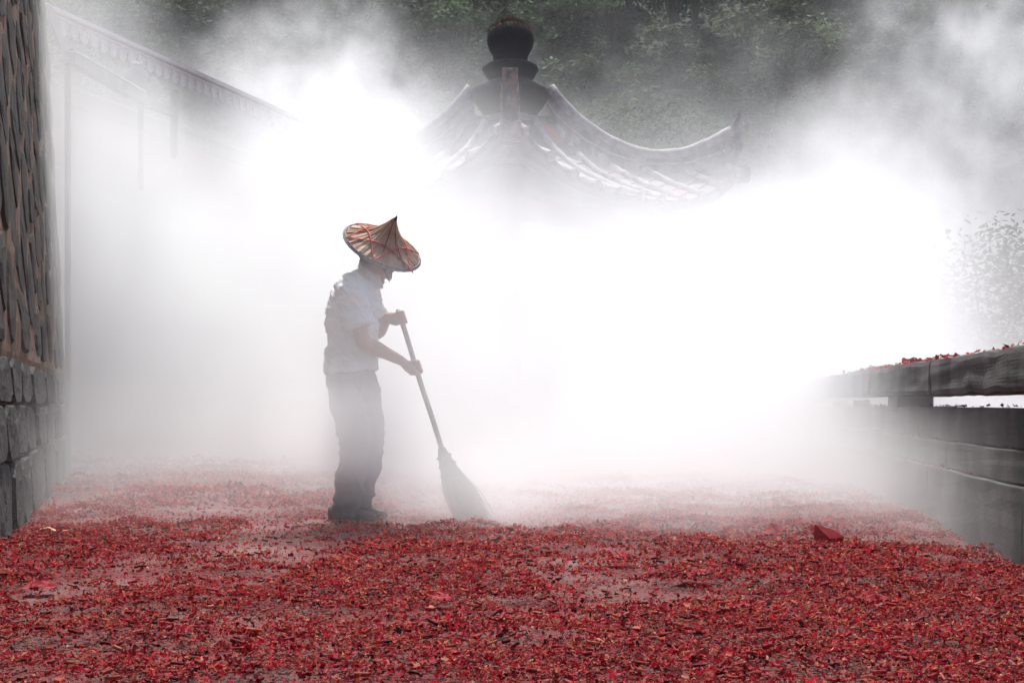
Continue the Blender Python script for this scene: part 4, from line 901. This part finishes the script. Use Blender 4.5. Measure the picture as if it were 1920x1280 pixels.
def volume_object(name, lo, hi, voxel, field, mat):
    me = bpy.data.meshes.new(name); ob = bpy.data.objects.new(name, me); C.objects.link(ob)
    me.materials.append(mat)
    ng = bpy.data.node_groups.new(name + '_grid', 'GeometryNodeTree')
    ng.interface.new_socket('Geometry', in_out='INPUT', socket_type='NodeSocketGeometry')
    ng.interface.new_socket('Geometry', in_out='OUTPUT', socket_type='NodeSocketGeometry')
    out = ng.nodes.new('NodeGroupOutput')
    pos = ng.nodes.new('GeometryNodeInputPosition')
    sep = ng.nodes.new('ShaderNodeSeparateXYZ'); ng.links.new(pos.outputs[0], sep.inputs[0])
    x, y, z = (FN(ng, sep.outputs[i]) for i in range(3))
    def noise(scale, detail=3.0, rough=0.5, dist=0.0, off=(0, 0, 0), stretch=(1, 1, 1)):
        m = ng.nodes.new('ShaderNodeVectorMath'); m.operation = 'MULTIPLY_ADD'; ng.links.new(pos.outputs[0], m.inputs[0])
        m.inputs[1].default_value = stretch; m.inputs[2].default_value = off
        n = ng.nodes.new('ShaderNodeTexNoise'); ng.links.new(m.outputs[0], n.inputs['Vector'])
        n.inputs['Scale'].default_value = scale; n.inputs['Detail'].default_value = detail
        n.inputs['Roughness'].default_value = rough; n.inputs['Distortion'].default_value = dist
        return FN(ng, n.outputs[0])
    d = field(x, y, z, noise)
    cube = ng.nodes.new('GeometryNodeVolumeCube')
    ng.links.new(d.s, cube.inputs['Density'])
    cube.inputs['Min'].default_value = lo; cube.inputs['Max'].default_value = hi
    for i, k in enumerate('XYZ'):
        cube.inputs['Resolution ' + k].default_value = max(2, int((hi[i] - lo[i]) / voxel))
    sm = ng.nodes.new('GeometryNodeSetMaterial'); sm.inputs['Material'].default_value = mat
    ng.links.new(cube.outputs[0], sm.inputs[0]); ng.links.new(sm.outputs[0], out.inputs[0])
    md = ob.modifiers.new('grid', 'NODES'); md.node_group = ng
    return ob

def smoke_mat(name, color, density, aniso):
    m = bpy.data.materials.new(name); m.use_nodes = True
    nt = m.node_tree
    for n in list(nt.nodes): nt.nodes.remove(n)
    v = nt.nodes.new('ShaderNodeVolumePrincipled'); o = nt.nodes.new('ShaderNodeOutputMaterial')
    v.inputs['Color'].default_value = (*color, 1); v.inputs['Density'].default_value = density
    v.inputs['Anisotropy'].default_value = aniso
    nt.links.new(v.outputs[0], o.inputs['Volume'])
    return m

def smoke_field(x, y, z, noise):
    n1 = noise(0.40, 4.0, 0.55, 0.5) - 0.5                     # big billows
    n2 = noise(0.95, 5.0, 0.64, 0.7, (3, 7, 1)) - 0.5          # small billows
    n3 = noise(0.62, 6.0, 0.60, 2.6, (9, 2, 5), (1.0, 1.0, 0.75)) - 0.5   # curling wisps
    body = (n2 * 2.6 + n1 * 1.4 + n3 * 3.0 + 1.0).max(0.05)
    n4 = noise(2.3, 4.0, 0.6, 1.2, (1, 4, 8)) - 0.5
    wisp = (n3 * 6.5 + n2 * 2.5 + n4 * 3.0 + 0.65).max(0.0)
    def blob(c, r, p=1.0):
        q = ((x - c[0]) * (1.0 / r[0])).pw(2.0) + ((y - c[1]) * (1.0 / r[1])).pw(2.0) + ((z - c[2]) * (1.0 / r[2])).pw(2.0)
        return (q + n1 * 1.8 + n2 * 1.2 + n3 * 1.2).step(0.1, 1.3).inv()
    # the bank that fills the courtyard behind the man
    start = (x + 0.8).min(0.0) * -0.95 + 8.9 + (x - 0.3).max(0.0) * -0.25
    front = (y + n1 * 3.5 + n2 * 1.4 + (z - 0.6).min(0.0) * 1.6 - start).step(-0.6, 4.6)
    lean = x.step(-1.5, 0.6) * 0.55
    top = (z + lean + n1 * 2.6 + n2 * 1.5 + n3 * 1.6 + (y - 14.0).max(0.0) * -0.05).step(2.55, 4.0).inv() * ((x + y * -0.265).step(-0.7, 1.3) * -0.87 + 1.0)
    back = y.step(20.0, 25.0).inv()
    bank = front * top * back * body * (z.step(0.0, 3.2) * -0.34 + 0.70)
    # thinner cloud beyond the pavilion and two rising plumes
    rear = (y + n1 * 3.0).step(20.5, 23.5) * (z + n1 * 4.0 + n3 * 3.0).step(2.4, 5.6).inv() * y.step(28.0, 31.0).inv() * body * (x.step(4.0, 7.0) * -0.06 + 0.12)
    wood = y.step(24.0, 28.0) * (n1 * 3.0 + n3 * 3.0 + 0.7).max(0.0) * z.step(7.0, 10.0).inv() * y.step(30.5, 33.0).inv() * 0.045
    left_p = blob((-3.6, 25.0, 5.0), (2.8, 2.4, 3.4)) * wisp * 0.38 + blob((-4.0, 16.2, 1.5), (2.0, 2.8, 1.7)) * body * 0.34 + blob((-4.1, 12.4, 2.2), (1.3, 2.4, 2.6)) * body * 0.48 + blob((-4.3, 15.5, 3.0), (1.3, 2.4, 1.3)) * body * 0.26
    right_p = blob((5.2, 22.0, 3.4), (1.7, 3.0, 2.6)) * wisp * 0.26 + blob((8.4, 25.0, 5.8), (3.4, 2.8, 3.4)) * wisp * 0.26 + blob((3.8, 15.5, 0.9), (1.5, 3.0, 1.1)) * body * 0.26
    left_p = left_p + blob((-2.1, 15.6, 3.35), (1.3, 1.7, 0.9)) * body * 0.42
    # wisps near the man and along the parapet
    puff = blob((-0.84, 7.42, 0.50), (0.42, 0.28, 0.28)) * 2.8 + blob((-0.22, 7.5, 0.22), (0.55, 0.40, 0.26)) * 1.6 + blob((-0.8, 7.2, 0.80), (0.62, 0.42, 0.55)) * 0.75
    wis = blob((2.1, 10.2, 0.55), (0.8, 2.6, 0.8)) * body * 0.20 + blob((2.0, 6.9, 0.15), (0.5, 1.5, 0.45)) * body * 0.30 + blob((-3.2, 11.2, 0.35), (1.2, 2.2, 0.55)) * body * 0.10
    veil = y.step(5.6, 8.6) * z.step(0.2, 1.4).inv() * (n2 + n3 + 0.6).max(0.0) * 0.12
    low = (y + n1 * 1.8 + n3 * 1.5).step(5.4, 8.8) * (z + n2 * 0.5).step(0.05, 0.80).inv() * (x.step(-1.3, 0.3) * 0.85 + 0.15) * (x.step(1.2, 2.0) * -0.25 + 1.0) * (y.step(13.0, 16.0).inv()) * body * 0.60
    d = bank + rear + wood + left_p + right_p + puff + wis + veil + low
    return (d - 0.012).max(0.0)

smoke_m = smoke_mat('smoke', (0.984, 0.994, 0.993), 1.0, 0.62)
sm = volume_object('smoke', (-7.0, 5.2, -0.02), (13.0, 33.0, 10.0), 0.13, smoke_field, smoke_m)
sm['kind'] = 'stuff'; sm['label'] = 'thick white firecracker smoke drifting over the courtyard'; sm['category'] = 'smoke'

haze_m = smoke_mat('haze', (0.93, 0.96, 1.0), 0.0006, 0.25)
hz_ = box('haze', (-90, -12, -1.0), (90, 130, 62), haze_m); hz_['kind'] = 'stuff'
tag(hz_, 'thin pale haze over the courtyard and hillside', 'haze')
